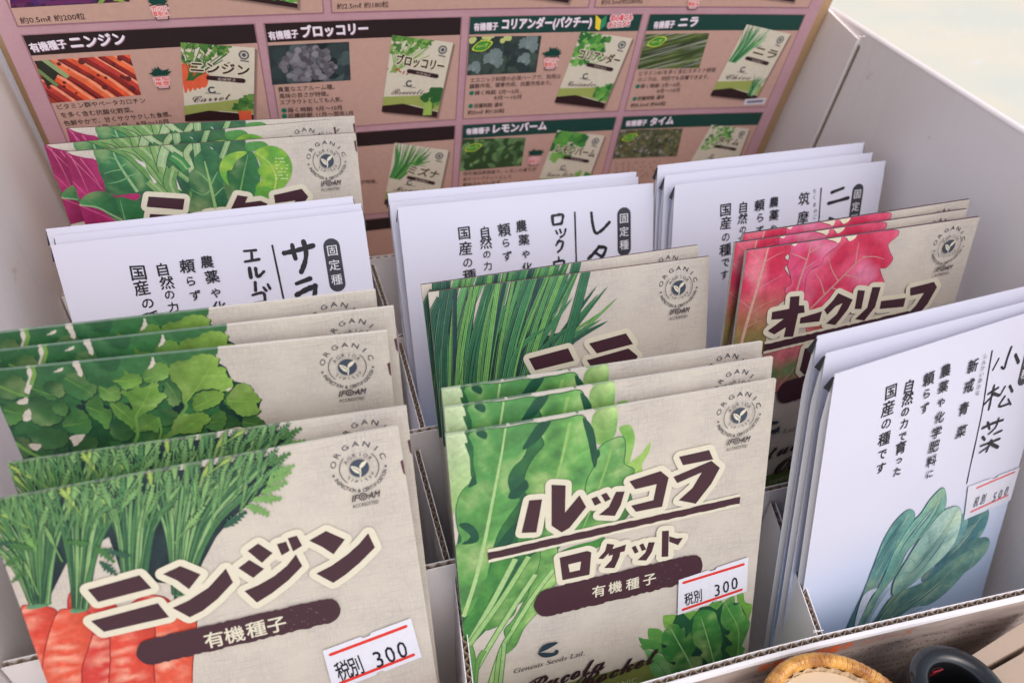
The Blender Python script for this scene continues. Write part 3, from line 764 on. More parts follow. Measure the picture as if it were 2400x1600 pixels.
for i in range(n):
    F += [[g(0, 0, i), g(0, 1, i), g(0, 1, i + 1), g(0, 0, i + 1)], [g(1, 0, i), g(1, 0, i + 1), g(1, 1, i + 1), g(1, 1, i)], [g(0, 0, i), g(0, 0, i + 1), g(1, 0, i + 1), g(1, 0, i)], [g(0, 1, i), g(1, 1, i), g(1, 1, i + 1), g(0, 1, i + 1)]]
F += [[g(0, 0, 0), g(1, 0, 0), g(1, 1, 0), g(0, 1, 0)], [g(0, 0, n), g(0, 1, n), g(1, 1, n), g(1, 0, n)]]
mi = [0 if i % 4 == 0 and i < 4 * n else 1 for i in range(len(F))]
M['board_pink'] = linen_material('board_pink_print', SB(186, 146, 152), SB(168, 122, 134), .5)
mesh_obj('backing_card', V, F, [M['board_pink'], M['liner']], board, mi)

for side, (u0, wx, wy) in (('R', (UR, .0086, .0024)), ('L', (UL, -.0045, .0060))):     # brown strips angled back from the two edges
    p0, p1 = BS.xyz(u0, VT + 2), BS.xyz(u0, BS.h); b_ = MB()
    b_.prism([(p0[0], p0[1] + .0021, p0[2]), (p0[0] + wx, p0[1] + .0021 + wy, p0[2]), (p1[0] + wx, p1[1] + .0021 + wy, p1[2]), (p1[0], p1[1] + .0021, p1[2])], (0, .0006, 0)); b_.build('side_strip', M['brown_strip'], board)
def B(*pts): return [BS.uv(*p) for p in pts]
BROWN, GREEN = SB(40, 26, 27), SB(24, 62, 54); CELL = SB(186, 148, 134); TXT = SB(72, 54, 50); WHT = SB(226, 214, 222)
def fresh(lay, step=.004, clip=None):
    a = Art(BS, lay, step)
    if clip: a.clip = halves(clip)
    return a
def rect(u0, v0, u1, v1): return [(u0, v0), (u1, v0), (u1, v1), (u0, v1)]
def panel(u0, v0, u1, v1, band, title_=None, t=None, k=None, label=None):
    """one product cell: ground, coloured title band, lettering in the band"""
    a = fresh(.10); a.poly(rect(u0 - .5, v0 - .3, u1 + .5, v1 + .5), SB(150, 108, 116), 8.); a.poly(rect(u0, v0, u1, v1), CELL, 8.)
    pn = a.build('product_panel', M['board_print'], board)
    if band:
        b = fresh(.14); b.poly(rect(u0, v0, u1, v0 + 6.6), band, 8.); bd = b.build('title_band', M['board_print'], pn)
        if title_:
            c = fresh(.18, .003)
            for st, q, em, bold in ((('有機種子'), k, 3.2, .03), (title_, t, 4.6, .045)):
                p0, p1 = B(*q); c.text(st, (p0[0] + .22, p0[1] + .22), (p1[0] + .22, p1[1] + .22), em, SB(150, 112, 126), bold); c.text(st, p0, p1, em, WHT, bold)
            c.build('title_text', M['board_print'], pn)
    return pn
def caption(pn, lines, col=TXT, em=2.25):
    a = fresh(.16, .003)
    for st, p, q in lines:
        p, q = B(p, q)
        if st[0] == '●':
            a.disc((p[0] + 1., p[1] - .9), 1.0, SB(28, 112, 88), 12); p = (p[0] + 2.4, p[1] + (q[1] - p[1]) * .1); st = st[1:]
        a.text(st, p, q, em, col, .012)
    a.build('caption_text', M['board_print'], pn)
def photo(pn, quad, paint, ground):
    q = B(*quad); a = fresh(.16, .0006, q); a.poly(q, ground, 2.5); paint(a, lambda s, t: tuple(np.array(q[0]) * (1 - s) * (1 - t) + np.array(q[1]) * s * (1 - t) + np.array(q[2]) * s * t + np.array(q[3]) * (1 - s) * t), np.linalg.norm(np.array(q[1]) - np.array(q[0])))
    a.build('photograph', M['board_print'], pn)
def mini(pn, quad, name, ill, script=None, name_w=(.12, .93), seed=1, name_y=.34):
    """small picture of a packet, printed at a tilt"""
    q = B(*quad); f = lambda s, t: tuple(np.array(q[0]) * (1 - s) * (1 - t) + np.array(q[1]) * s * (1 - t) + np.array(q[2]) * s * t + np.array(q[3]) * (1 - s) * t)
    w = np.linalg.norm(np.array(q[1]) - np.array(q[0])); a = fresh(.22, .0006)
    for k_, c in ((.9, SB(150, 120, 110)), (.55, SB(132, 104, 96))): a.poly([(p[0] + k_, p[1] + k_) for p in q], c)
    a.clip = halves(q); a.poly(q, SB(206, 196, 176)); rnd = random.Random(seed)
    a.poly([f(-.1, .80), f(.45, .74), f(.75, .70), f(1.1, .80), f(1.1, .92), f(.5, .86), f(-.1, .95)], SB(150, 158, 84))
    a.poly([f(-.1, .93), f(.35, .855), f(1.1, .93), f(1.1, 1.1), f(-.1, 1.1)], SB(44, 24, 26))
    ill(a, f, w, rnd)
    a.ring(f(.85, .10), w * .05, w * .075, SB(96, 92, 96), 0, 360, 14); a.disc(f(.85, .10), w * .032, SB(80, 84, 94), 10); a.ribbon([f(.80, .172), f(.92, .182)], w * .022, SB(110, 104, 106))
    p0, p1 = f(name_w[0], name_y), f(name_w[1], name_y + .02)
    d = np.array(p1) - np.array(p0); em = w * .20
    for off, c, bd in ((.0, SB(214, 204, 178), .12), (.0, SB(58, 34, 38), .035)): a.text(name, p0, p1, em, c, bd)
    brush_bar(a, f(.36, name_y + .075), f(.84, name_y + .10), w * .038, w * .038, SB(52, 30, 34), 4, True, .1)
    pq = (f(.48, name_y + .108), f(.74, name_y + .118)); a.text('有機種子', pq[0], pq[1], w * .062, SB(190, 170, 160))
    a.ring(f(.40, .575), w * .035, w * .06, SB(52, 66, 74), 40, 330, 12); a.ribbon([f(.30, .615), f(.52, .62)], w * .012, SB(110, 100, 100))
    if script: a.text(script, f(.12, .745), f(.66, .70), w * .16, SB(72, 40, 46), .0, True, .2)
    a.build('packet_picture', M['board_print'], pn)
def pot(pn, c, s, l1, l2, seed=1):
    """small icon: dark green plant in a pale pot with red lettering"""
    c = B(c)[0]; a = fresh(.40, .002); rnd = random.Random(seed); gr = SB(18, 62, 52)
    for i in range(9):
        t = R(20 + i * 17.5); L = s * rnd.uniform(.62, 1.0); b = np.array((c[0], c[1] - s * .05)); e = b + np.array((math.cos(t) * L, -math.sin(t) * L * .85)); m_ = (b + e) / 2; nn = np.array((math.sin(t), math.cos(t))) * s * .17
        a.poly([b, m_ + nn, e, m_ - nn], gr)
    a.poly([(c[0] - s * .62, c[1]), (c[0] + s * .62, c[1]), (c[0] + s * .42, c[1] + s * 1.15), (c[0] - s * .42, c[1] + s * 1.15)], SB(74, 60, 58))
    a.poly([(c[0] - s * .54, c[1] + s * .08), (c[0] + s * .54, c[1] + s * .08), (c[0] + s * .36, c[1] + s * 1.08), (c[0] - s * .36, c[1] + s * 1.08)], SB(206, 156, 156))
    for st, yy, ww in ((l1, .42, .60), (l2, .80, .52)):
        for col, bd in ((SB(232, 212, 208), .14), (SB(214, 70, 66), .03)): a.text(st, (c[0] - s * ww, c[1] + s * yy), (c[0] + s * ww, c[1] + s * yy), s * .40, col, bd)
    a.build('pot_icon', M['board_print'], pn)
def herb(pn, c, w):
    c = B(c)[0]; a = fresh(.40, .002); h = w * .30
    def eye(k): return spline([(c[0] - w * .5 * k, c[1] + h * .55 * k), (c[0] - w * .1, c[1] - h * .85 * k), (c[0] + w * .5 * k, c[1] - h * .55 * k), (c[0] + w * .1, c[1] + h * .85 * k)], 5)
    a.poly(eye(1.06), SB(206, 208, 60)); a.poly(eye(.92), SB(66, 138, 54))
    a.text('ハーブ', (c[0] - w * .30, c[1] + h * .38), (c[0] + w * .28, c[1] + h * .12), w * .2, SB(220, 216, 110), .02); a.build('herb_badge', M['board_print'], pn)
def crown(cols, n=60, y0=.0, y1=.38, x0=.0, x1=.62, r=.07, stems=True):
    def f_(a, f, w, rnd):
        if stems:
            for i in range(16): a.ribbon([f(.04 + rnd.random() * .12, .46), f(rnd.uniform(x0, x1), rnd.uniform(y0, y1))], w * .014, cols[-1])
        for i in range(n):
            s = rnd.uniform(x0, x1); t = rnd.uniform(y0 - .03, y1 - max(0, s - .3) * .55)
            lobed(a, f(s, t), w * rnd.uniform(.6, 1.2) * r, rnd.uniform(0, 6), mottled(rnd.choice(cols), .2, .6, i), i)
        for i in range(16): lobed(a, f(rnd.uniform(.70, .98), rnd.uniform(.64, .86)), w * rnd.uniform(.05, .08), rnd.uniform(0, 6), mottled(rnd.choice(cols), .2, .6, i), i)
    return f_
def blades(cols, x1=.6, y1=.5):
    def f_(a, f, w, rnd):
        for i in range(46):
            s = rnd.uniform(0, x1); a.ribbon(spline([f(.02 + s * .25, y1), f(.06 + s * .55, y1 * .55), f(s, rnd.uniform(-.03, .12 + max(0, s - .35) * .6))], 4, False), w * rnd.uniform(.018, .04), rnd.choice(cols), lambda q: 1 - .7 * q * q)
        for i in range(26): a.ribbon([f(.84 + rnd.uniform(-.05, .05), .93), f(rnd.uniform(.68, 1.0), rnd.uniform(.62, .72))], w * .028, rnd.choice(cols), lambda q: 1 - .7 * q)
    return f_
def carrot_mini(a, f, w, rnd):
    for i in range(5): a.poly(spline([f(.0 + i * .07, .26 + .02 * i), f(.08 + i * .07, .26 + .02 * i), f(.08 + i * .065, .5), f(.03 + i * .065, .63 - .02 * i), f(.0 + i * .06, .5)], 3), mottled(SB(214, 92, 60), .15, .5, i))
    crown([SB(74, 118, 54), SB(104, 142, 66), SB(54, 96, 48)], 80, .0, .24, 0, .66, .045)(a, f, w, rnd)
    for i in range(4): a.ribbon([f(.80 + i * .045, .86), f(.82 + i * .045, 1.02)], w * .05, SB(214, 92, 60))
def broccoli_mini(a, f, w, rnd):
    crown([SB(96, 140, 60), SB(72, 118, 54), SB(124, 160, 80)], 80, .0, .22, 0, .66, .05)(a, f, w, rnd)
    for i in range(14): a.disc(f(rnd.uniform(0, .45), rnd.uniform(.40, .46)), w * .018, SB(170, 98, 70), 6)
    a.poly([f(.72, .74), f(.84, .74), f(.90, .97), f(.74, .99)], SB(150, 176, 84))
    for i in range(26): a.disc(f(rnd.uniform(.66, 1.0), rnd.uniform(.62, .77)), w * rnd.uniform(.04, .07), mottled(SB(44, 92, 46), .2, 1., i), 10)
GRN = [SB(70, 130, 58), SB(92, 152, 66), SB(48, 102, 52), SB(120, 172, 84)]; BLD = [SB(40, 104, 66), SB(66, 136, 76), SB(28, 74, 56), SB(96, 156, 88), SB(150, 186, 140)]

P72, PV = 72.1, 45.6
def cell(c, r): return c * P72, r * PV, c * P72 + 68.6, r * PV + 42.4
# top row, of which only the foot is in view: three wide cells
for (x0, x1), cap, px, pic in (((0, 1), ('約0.5mℓ 約200粒', (50, 55), (201, 44)), (372, 10), ((470, -150), (700, -120), (697, 19), (470, -15))),
                          ((1, 2), ('約2.5mℓ 約180粒', (790, 21), (911, 16)), None, ((1200, -150), (1385, -130), (1331, 7), (1150, -20))),
                          ((2, 3), ('約0.5mℓ約280粒', (1408, 11), (1506, 7)), (1630, -8), ((1720, -150), (1900, -130), (1860, 5), (1690, -20)))):
    ua = (0, BS.uv(780, 33)[0], BS.uv(1393, 24)[0])[x0]; ub = (BS.uv(757, 34)[0], BS.uv(1376, 25)[0], 284.9)[x0]
    pn = panel(ua, -PV, ub, -3.2, BROWN); caption(pn, [cap])
    mini(pn, pic, ' ', crown(GRN), None, seed=x0)
    if px: pot(pn, px, 4.4, 'ポット', '栽培OK', 3)
    def beet(a, f, w):
        rnd = random.Random(8)
        for i in range(60): a.ribbon([f(rnd.uniform(-.1, .75), rnd.uniform(-.1, 1)), f(rnd.uniform(-.1, .75) + .1, rnd.uniform(.0, 1.1))], 1.2, SB(rnd.randint(60, 110), rnd.randint(20, 50), rnd.randint(70, 100)))
        for i in range(50): a.ribbon([f(rnd.uniform(.66, 1.0), rnd.uniform(0, 1)), f(rnd.uniform(.66, 1.05), rnd.uniform(0, 1.1))], 1.0, SB(rnd.randint(120, 160), rnd.randint(140, 170), 70))
    if x0 == 0: photo(pn, ((10, -90), (300, -105), (304, 4), (26, 19)), beet, SB(60, 26, 56))
# ニンジン
pn = panel(*cell(0, 0), BROWN, 'ニンジン', ((169, 112), (296, 101)), ((75, 121), (158, 110)))
def carrots(a, f, w):
    rnd = random.Random(4)
    for i, (s, c) in enumerate(((-.35, 1), (-.15, 0), (.08, 2), (.30, 0), (.52, 1), (.72, 2), (.92, 0))):
        p, q = f(s, -.1), f(s + .62, 1.15); a.ribbon([p, ((p[0] + q[0]) / 2 + 1, (p[1] + q[1]) / 2), q], w * .19, SB(66, 26, 28)); a.ribbon([p, ((p[0] + q[0]) / 2 + 1, (p[1] + q[1]) / 2), q], w * .15, mottled((SB(214, 84, 50), SB(186, 62, 54), SB(226, 104, 66))[c], .3, .3, i), None, 2.); a.ribbon([(p[0] + 1.4, p[1] - .4), ((p[0] + q[0]) / 2 + 2.4, (p[1] + q[1]) / 2 - .4), (q[0] + 1.4, q[1])], w * .035, mottled(SB(236, 146, 112), .4, .5, i), None, 2.); a.ribbon([(p[0] - 1.4, p[1] + .8), ((p[0] + q[0]) / 2 - .4, (p[1] + q[1]) / 2 + .9), (q[0] - 1.4, q[1] + .8)], w * .05, mottled(SB(140, 44, 42), .4, .5, i), None, 2.)
    for i in range(20): a.disc(f(rnd.random(), rnd.random()), rnd.uniform(.4, 1.1), SB(96, 40, 38), 7)
    a.poly([f(0, 0), f(.16, 0), f(.2, .3), f(.1, .55), f(.03, .6)], SB(44, 44, 36)); a.ribbon([f(.09, -.05), f(.28, .42)], 1.6, SB(140, 160, 110)); a.ribbon([f(.0, .2), f(.14, .6)], 1.2, SB(110, 130, 80))
photo(pn, ((80, 143), (304, 128), (331, 222), (119, 242)), carrots, SB(150, 56, 42))
pot(pn, (376, 177), 4.3, '深型', '推奨', 2)
mini(pn, ((423, 99), (597, 112), (594, 281), (434, 284)), 'ニンジン', carrot_mini, '𝓒𝓪𝓻𝓻𝓸𝓽')
caption(pn, [('ビタミン群やベータカロチン', (136, 256), (342, 240)), ('を多く含む抗酸化野菜。', (145, 275), (313, 262)), ('色鮮やかで、甘くサクサクした食感。', (152, 294), (402, 272)), ('2月～3月、8月～10月', (232, 303), (396, 289))])
# ブロッコリー
pn = panel(*cell(1, 0), BROWN, 'ブロッコリー', ((708, 86), (862, 77)), ((631, 92), (699, 86)))
def broc(a, f, w):
    rnd = random.Random(2)
    for i in range(40): a.disc(f(rnd.random(), rnd.random()), rnd.uniform(1, 3.4), mottled(rnd.choice((SB(50, 62, 62), SB(34, 42, 44), SB(70, 84, 84))), .3, .4, i), 9)
    for i in range(150):
        t = rnd.uniform(0, 6.28); r_ = rnd.random() ** .5; a.disc(f(.48 + .34 * r_ * math.cos(t), .52 + .44 * r_ * math.sin(t)), rnd.uniform(.7, 1.5), mottled(mix(SB(74, 70, 76), SB(132, 128, 136), rnd.random()), .25, 1.2, i), 8)
photo(pn, ((628, 107), (818, 98), (822, 188), (638, 199)), broc, SB(44, 54, 56))
mini(pn, ((919, 82), (1062, 100), (1023, 275), (894, 262)), 'ブロッコリー', broccoli_mini, '𝓑𝓻𝓸𝓬𝓬𝓸𝓵𝓲')
caption(pn, [('貴重なエアルーム種。', (652, 215), (784, 208)), ('風味の良さが特徴。', (655, 230), (770, 224)), ('スプラウトとしても人気。', (657, 245), (802, 237)), ('●蒔く時期: 9月～10月', (660, 264), (801, 256)), ('●収穫時期: 11月～翌年1月', (661, 277), (827, 269))])
# コリアンダー
pn = panel(*cell(2, 0), GREEN, 'コリアンダー(パクチー)', ((1176, 67), (1384, 61)), ((1110, 71), (1166, 68)))
def cori(a, f, w):
    rnd = random.Random(6)
    for i in range(34): lobed(a, f(rnd.random(), rnd.random()), w * rnd.uniform(.07, .13), rnd.uniform(0, 6), mottled(mix(SB(40, 52, 52), SB(66, 80, 72), rnd.random()), .3, .4, i), i)
    for i in range(12): a.disc(f(rnd.uniform(0, .6), rnd.uniform(0, .12)), rnd.uniform(.5, 1.4), SB(186, 192, 120), 7)
    for s, t, r_ in ((.36, .58, .15), (.84, .2, .15), (.80, .62, .10), (.1, .8, .1)): lobed(a, f(s, t), w * r_, 1.2, mottled(SB(112, 126, 124), .2, .4, s * 9), int(s * 99), 3, SB(140, 150, 146))
photo(pn, ((1100, 86), (1269, 84), (1256, 170), (1094, 177)), cori, SB(44, 56, 50))
herb(pn, (1130, 107), 7.6); pot(pn, (1293, 132), 5.0, 'ポット', '栽培OK', 5)
a = fresh(.40, .002); k = B((1394, 66), (1396, 34), (1408, 46), (1422, 34), (1419, 58), (1404, 71))
a.poly([k[0], k[1], k[2], k[5]], SB(226, 196, 60)); a.poly([k[2], k[3], k[4], k[5]], SB(54, 134, 92)); 
for st, p, q in (('初心者にも', (1430, 48), (1480, 45)), ('オススメ!!', (1423, 64), (1473, 60))):
    p, q = B(p, q)
    for c, bd in ((SB(236, 214, 214), .2), (SB(216, 84, 92), .05)): a.text(st, p, q, 2.6, c, bd)
a.build('beginner_badge', M['board_print'], pn)
mini(pn, ((1362, 73), (1482, 90), (1414, 254), (1299, 240)), 'コリアンダー', crown(GRN, 70, .0, .42, .0, .56, .07), '𝓒𝓸𝓻𝓲𝓪𝓷𝓭𝓮𝓻')
caption(pn, [('エスニック料理の必須ハーブで、効用は', (1102, 193), (1313, 183)), ('鎮静作用、健胃作用、抗菌作用あり。', (1100, 207), (1292, 198)), ('●蒔く時期: 3月～5月、', (1099, 223), (1220, 218)), ('9月～10月', (1157, 234), (1221, 231)), ('●収穫時期: 通年', (1097, 253), (1178, 249)), ('約5mℓ 約120粒', (1096, 268), (1182, 263))])
# ニラ
pn = panel(*cell(3, 0), GREEN, 'ニラ', ((1589, 62), (1632, 60)), ((1530, 66), (1579, 63)))
def chive(a, f, w):
    rnd = random.Random(3); a.poly([f(0, 0), f(.5, 0), f(0, .6)], SB(196, 190, 196)); a.poly([f(.55, 1), f(1, .75), f(1, 1)], SB(170, 160, 164))
    for i in range(230): o = rnd.uniform(-.9, .9); a.ribbon([f(-.1, .75 + o), f(.5, .45 + o + rnd.uniform(-.05, .05)), f(1.1, .15 + o + rnd.uniform(-.1, .1))], rnd.uniform(.25, .7), SB(*rnd.choice(((92, 106, 52), (70, 84, 44), (112, 126, 70), (52, 64, 38), (150, 150, 140)))))
photo(pn, ((1513, 80), (1662, 78), (1638, 159), (1493, 162)), chive, SB(70, 84, 46))
herb(pn, (1539, 97), 7.6); mini(pn, ((1750, 57), (1852, 80), (1768, 236), (1664, 224)), 'ニラ', blades(BLD, .56), '𝓒𝓱𝓲𝓿𝓮', (.42, .94))
caption(pn, [('ビタミンB1を多く含むスタミナ野菜', (1497, 177), (1676, 168)), ('のニラは、何回でも収穫できます。', (1494, 191), (1660, 184)), ('●蒔く時期: 3月～4月、', (1488, 207), (1596, 202)), ('9月～10月', (1538, 218), (1591, 215)), ('●収穫時期: 通年', (1481, 236), (1556, 231)), ('約0.5mℓ 約60粒', (1477, 251), (1559, 246))])
a = fresh(.30, .003); a.poly(B((1746, 232), (1796, 229), (1790, 243), (1741, 246)), SB(204, 196, 206)); a.ribbon(B((1750, 239), (1788, 236)), 1.3, SB(120, 112, 126)); a.build('small_tag', M['board_print'], pn)
# second row
pn = panel(*cell(0, 1), BROWN)
pn = panel(*cell(1, 1), BROWN)
mini(pn, ((925, 334), (1051, 352), (1020, 500), (900, 478)), 'ミズナ', blades(GRN[:3] + BLD[:2], .7, .55), '𝓜𝓲𝔃𝓾𝓷𝓪', (.32, .9), 2, .42)
caption(pn, [('風味が特徴。', (822, 432), (884, 428))])
pn = panel(*cell(2, 1), GREEN, 'レモンバーム', ((1155, 310), (1279, 302)), ((1092, 314), (1147, 310)))
def balm(a, f, w):
    rnd = random.Random(9)
    for i in range(60): s, t, an = rnd.random(), rnd.random(), rnd.uniform(0, 6); c = f(s, t); L = w * rnd.uniform(.05, .10); d = np.array((math.cos(an), math.sin(an))); nn = np.array((-d[1], d[0])); a.poly(spline([np.array(c) - d * L, np.array(c) + nn * L * .5, np.array(c) + d * L, np.array(c) - nn * L * .5], 4), mottled(mix(SB(44, 76, 42), SB(112, 146, 92), rnd.random()), .2, .5, i))
photo(pn, ((1083, 326), (1232, 322), (1222, 388), (1078, 401)), balm, SB(48, 70, 40))
herb(pn, (1109, 345), 7.0); pot(pn, (1254, 363), 4.9, 'ポット', '栽培OK', 6)
mini(pn, ((1306, 305), (1417, 318), (1366, 455), (1252, 446)), 'レモンバーム', crown(GRN, 24, .0, .42, .0, .6, .13), '𝓛𝓮𝓶𝓸𝓷 𝓑𝓪𝓵𝓶', (.12, .93), 3, .33)
caption(pn, [('地中海沿岸原産で、レモンの香りが', (1085, 411), (1256, 400)), ('ありハーブティーとして', (1085, 424), (1198, 417)), ('愛用されています', (1084, 437), (1172, 430))])
pn = panel(*cell(3, 1), GREEN, 'タイム', ((1522, 293), (1576, 289)), ((1465, 295), (1514, 292)))
def thyme(a, f, w):
    rnd = random.Random(1)
    for i in range(240): a.disc(f(rnd.random(), rnd.random()), rnd.uniform(.3, 1.1), SB(*rnd.choice(((84, 92, 62), (110, 118, 88), (140, 134, 130), (64, 66, 50), (120, 112, 70)))), 7)
photo(pn, ((1452, 305), (1600, 301), (1586, 366), (1436, 372)), thyme, SB(84, 86, 62))
herb(pn, (1475, 321), 6.8); mini(pn, ((1668, 292), (1756, 302), (1712, 420), (1598, 412)), 'タイム', crown(GRN, 60, .0, .45, .05, .62, .045), None, (.34, .86), 4, .30)
a = fresh(.16, .003); rnd = random.Random(2)
for i in range(4):                                # wording too blurred in the picture to be read
    x = 1442; y = 383 + i * 10
    while x < 1556 - i * 8: scribble(a, *B((x, y - (x - 1442) * .045))[0], 1.5, SB(104, 78, 74)); x += rnd.choice((12, 13, 13, 17))
a.build('caption_text', M['board_print'], pn)
for c_ in range(4): panel(*cell(c_, 2), BROWN if c_ < 2 else SB(150, 30, 88))

# ------------------------------------------------------------------ the six kinds of beige packet
def folded_edge(a, parent):
    """the picture wraps over the fold along the top of the packet"""
    P = a.sh; V = np.array(a.V); U = np.stack([V[:, 0] * 1000 + P.w / 2, P.h - V[:, 2] * 1000], 1); F = np.array(a.F); T = U[F]; C = np.array(a.C)
    keep = T[:, :, 1].min(1) < 1.2; T = T[keep]; F = F[keep]; vs = []; fs = []; cs = []; N = 130
    e1 = T[:, 1] - T[:, 0]; e2 = T[:, 2] - T[:, 0]; det = e1[:, 0] * e2[:, 1] - e1[:, 1] * e2[:, 0]; det[np.abs(det) < 1e-9] = 1e-9
    for i in range(N):
        p = np.array(((i + .5) * P.w / N, .35)) - T[:, 0]; s_ = (p[:, 0] * e2[:, 1] - p[:, 1] * e2[:, 0]) / det; t_ = (e1[:, 0] * p[:, 1] - e1[:, 1] * p[:, 0]) / det
        k = np.nonzero((s_ >= 0) & (t_ >= 0) & (s_ + t_ <= 1))[0]
        if len(k) == 0: continue
        c = C[F[k[-1]]].mean(0); c = c * .72 + np.array((.50, .58, .50)) * .28; x0, x1 = (i / N - .5) * P.w * .001, ((i + 1) / N - .5) * P.w * .001; z = (P.h + .03) * .001; b = len(vs)
        vs += [(x0, -.00008, z), (x1, -.00008, z), (x1, .00098, z), (x0, .00098, z)]; fs.append([b, b + 1, b + 2, b + 3]); cs += [tuple(c)] * 4
    me = bpy.data.meshes.new('folded_edge'); me.from_pydata(vs, [], fs); at = me.color_attributes.new('Col', 'FLOAT_COLOR', 'POINT'); at.data.foreach_set('color', np.array([(*c, 1.) for c in cs], dtype=np.float32).ravel())
    me.materials.append(M['print']); link(bpy.data.objects.new('folded_edge', me), parent)
def pic(a, parent, edge=False):
    if edge: folded_edge(a, parent)
    a.notch.build('tear_notch', M['print'], parent); return a.build('illustration', M['print'], parent)
def art_carrot(P, parent):
    a = Art(P, .06, .0004); rnd = random.Random(11)
    reds = [S(226, 78, 60), S(214, 62, 56), S(232, 92, 66)]
    def carrot(out, c, seed, hx):
        pts = a.at('c7', out); cx = [p[0] for p in pts]; x0, x1 = min(cx), max(cx)
        def fn(u, v):
            t = (u - x0) / (x1 - x0); f = 1 - .35 * abs(t - .45) ** 1.5 * 2 + .10 * nz2(u, v * 3, .35, seed)
            hl = clamp(1.6 * nz2(u * .35, v, .62, seed + 4) + .22) * clamp(1 - abs(t - hx) * 2.9)
            cc = mix(tuple(x * f for x in c), S(255, 196, 168), hl * .85); return tuple(clamp(x, 0, .9) for x in cc)
        P_ = spline(pts, 4); a.ribbon(P_ + [P_[0]], .5, S(150, 32, 40)); a.poly(P_, fn, 2.)
    carrot([(478, 1060), (480, 960), (530, 922), (600, 960), (620, 1060), (560, 1120)], reds[1], 1, .5)
    carrot([(900, 1050), (960, 985), (1050, 962), (1150, 985), (1190, 1060), (1080, 1120)], reds[1], 2, .5)
    carrot([(150, 1045), (230, 1034), (340, 1045), (390, 1085), (360, 1240), (320, 1420), (330, 1700), (230, 1700), (250, 1400), (190, 1180)], reds[0], 3, .4)
    carrot([(610, 1035), (700, 1012), (790, 1025), (815, 1110), (780, 1320), (765, 1760), (545, 1760), (590, 1350), (600, 1180)], reds[1], 4, .6)
    carrot([(400, 1080), (470, 1056), (560, 1060), (630, 1100), (640, 1200), (600, 1340), (560, 1480), (550, 1760), (320, 1760), (295, 1470), (340, 1230)], reds[2], 5, .45)
    carrot([(1068, 1150), (1150, 1095), (1250, 1080), (1345, 1100), (1345, 1260), (1325, 1420), (1290, 1760), (1060, 1760), (1050, 1350)], reds[2], 6, .4)
    carrot([(775, 1200), (900, 1130), (1030, 1140), (1068, 1220), (1055, 1420), (1050, 1760), (775, 1760), (765, 1400)], reds[0], 7, .4)
    dark = S(26, 38, 50)
    a.poly(a.at('c7', [(-120, 330), (600, 190), (1300, 90), (1900, -5), (1890, 150), (1790, 270), (1600, 430), (1490, 560), (1400, 730), (1330, 880), (1180, 860), (1240, 960), (1200, 990), (1190, 880),
                       (850, 860), (800, 700), (750, 560), (640, 620), (600, 830), (560, 900), (550, 640), (470, 720), (380, 900), (330, 1000), (240, 1010), (190, 880), (120, 700), (20, 560), (-120, 420)]),
           mottled(dark, .3, .25, 2., S(34, 58, 58), .2), 3)
    for x0, y0, w, h in ((270, 1035, 120, 10), (550, 1065, 95, 10)):
        a.disc(a.at('c7', [(x0, y0 - 6)])[0], 2.3 * w / 100, S(96, 150, 112), 14, .8)
    greens = [S(92, 140, 84), S(74, 124, 76), S(116, 160, 100), S(58, 106, 70), S(132, 172, 108)]
    for (bx, by), bw, (t0, t1), ty, n in (((275, 1020), 110, (-330, 560), (330, 180), 34), ((552, 1055), 84, (330, 900), (190, 150), 22), ((590, 900), 30, (700, 900), (160, 140), 6),
                                          ((920, 870), 150, (650, 1250), (150, 90), 22), ((1235, 960), 70, (1050, 1900), (110, -20), 32), ((1290, 840), 60, (1300, 2000), (90, 20), 18)):
        for i in range(n):
            f = (i + rnd.uniform(0, 1)) / n; b = (bx + (f - .5) * bw, by + rnd.uniform(-14, 6)); e = (t0 + (t1 - t0) * f, ty[0] + (ty[1] - ty[0]) * f + rnd.uniform(-60, 140))
            m_ = (b[0] + (e[0] - b[0]) * .30 + rnd.uniform(-18, 18), b[1] + (e[1] - b[1]) * .52)
            L = spline(a.at('c7', [b, m_, e]), 7, False)
            c = rnd.choice(greens); w = rnd.uniform(.55, 1.15)
            a.ribbon(L, w + .35, S(40, 78, 58), lambda q: 1 - .55 * q); a.ribbon(L, w, mottled(c, .22, .3, rnd.random() * 9), lambda q: 1 - .55 * q)
            if rnd.random() < .5: a.ribbon([p + np.array((.1, 0)) for p in L], .22, S(160, 190, 134), lambda q: 1 - .7 * q)
    for i in range(185):                         # fronds: slim toothed leaflets, thick towards the top edge
        x = rnd.uniform(-150, 1880); yt = 330 - (x + 120) * .171; y = yt + abs(rnd.gauss(0, 1)) * 170 - 10
        if x > 1250: y = min(y, yt + 440 - (x - 1250) * .42)
        base = 96 - (x + 100) * .026; ang = R(rnd.gauss(base, 17)); L = rnd.uniform(3.6, 7.4)
        c = mix(S(80, 132, 80), S(138, 182, 110), rnd.random()); c = S(162, 190, 96) if rnd.random() < .06 else c; p = a.at('c7', [(x, y)])[0]
        st = np.array(p); d = np.array((math.cos(ang), -math.sin(ang)))
        a.ribbon([st - d * 4.5, st + d * L * .8], .34, mix(c, S(60, 110, 70), .4)); feather(a, p, ang, L * 1.05, S(26, 42, 50), i, .20, 8); feather(a, p, ang, L, mottled(c, .15, .4, i), i, .145, 8)
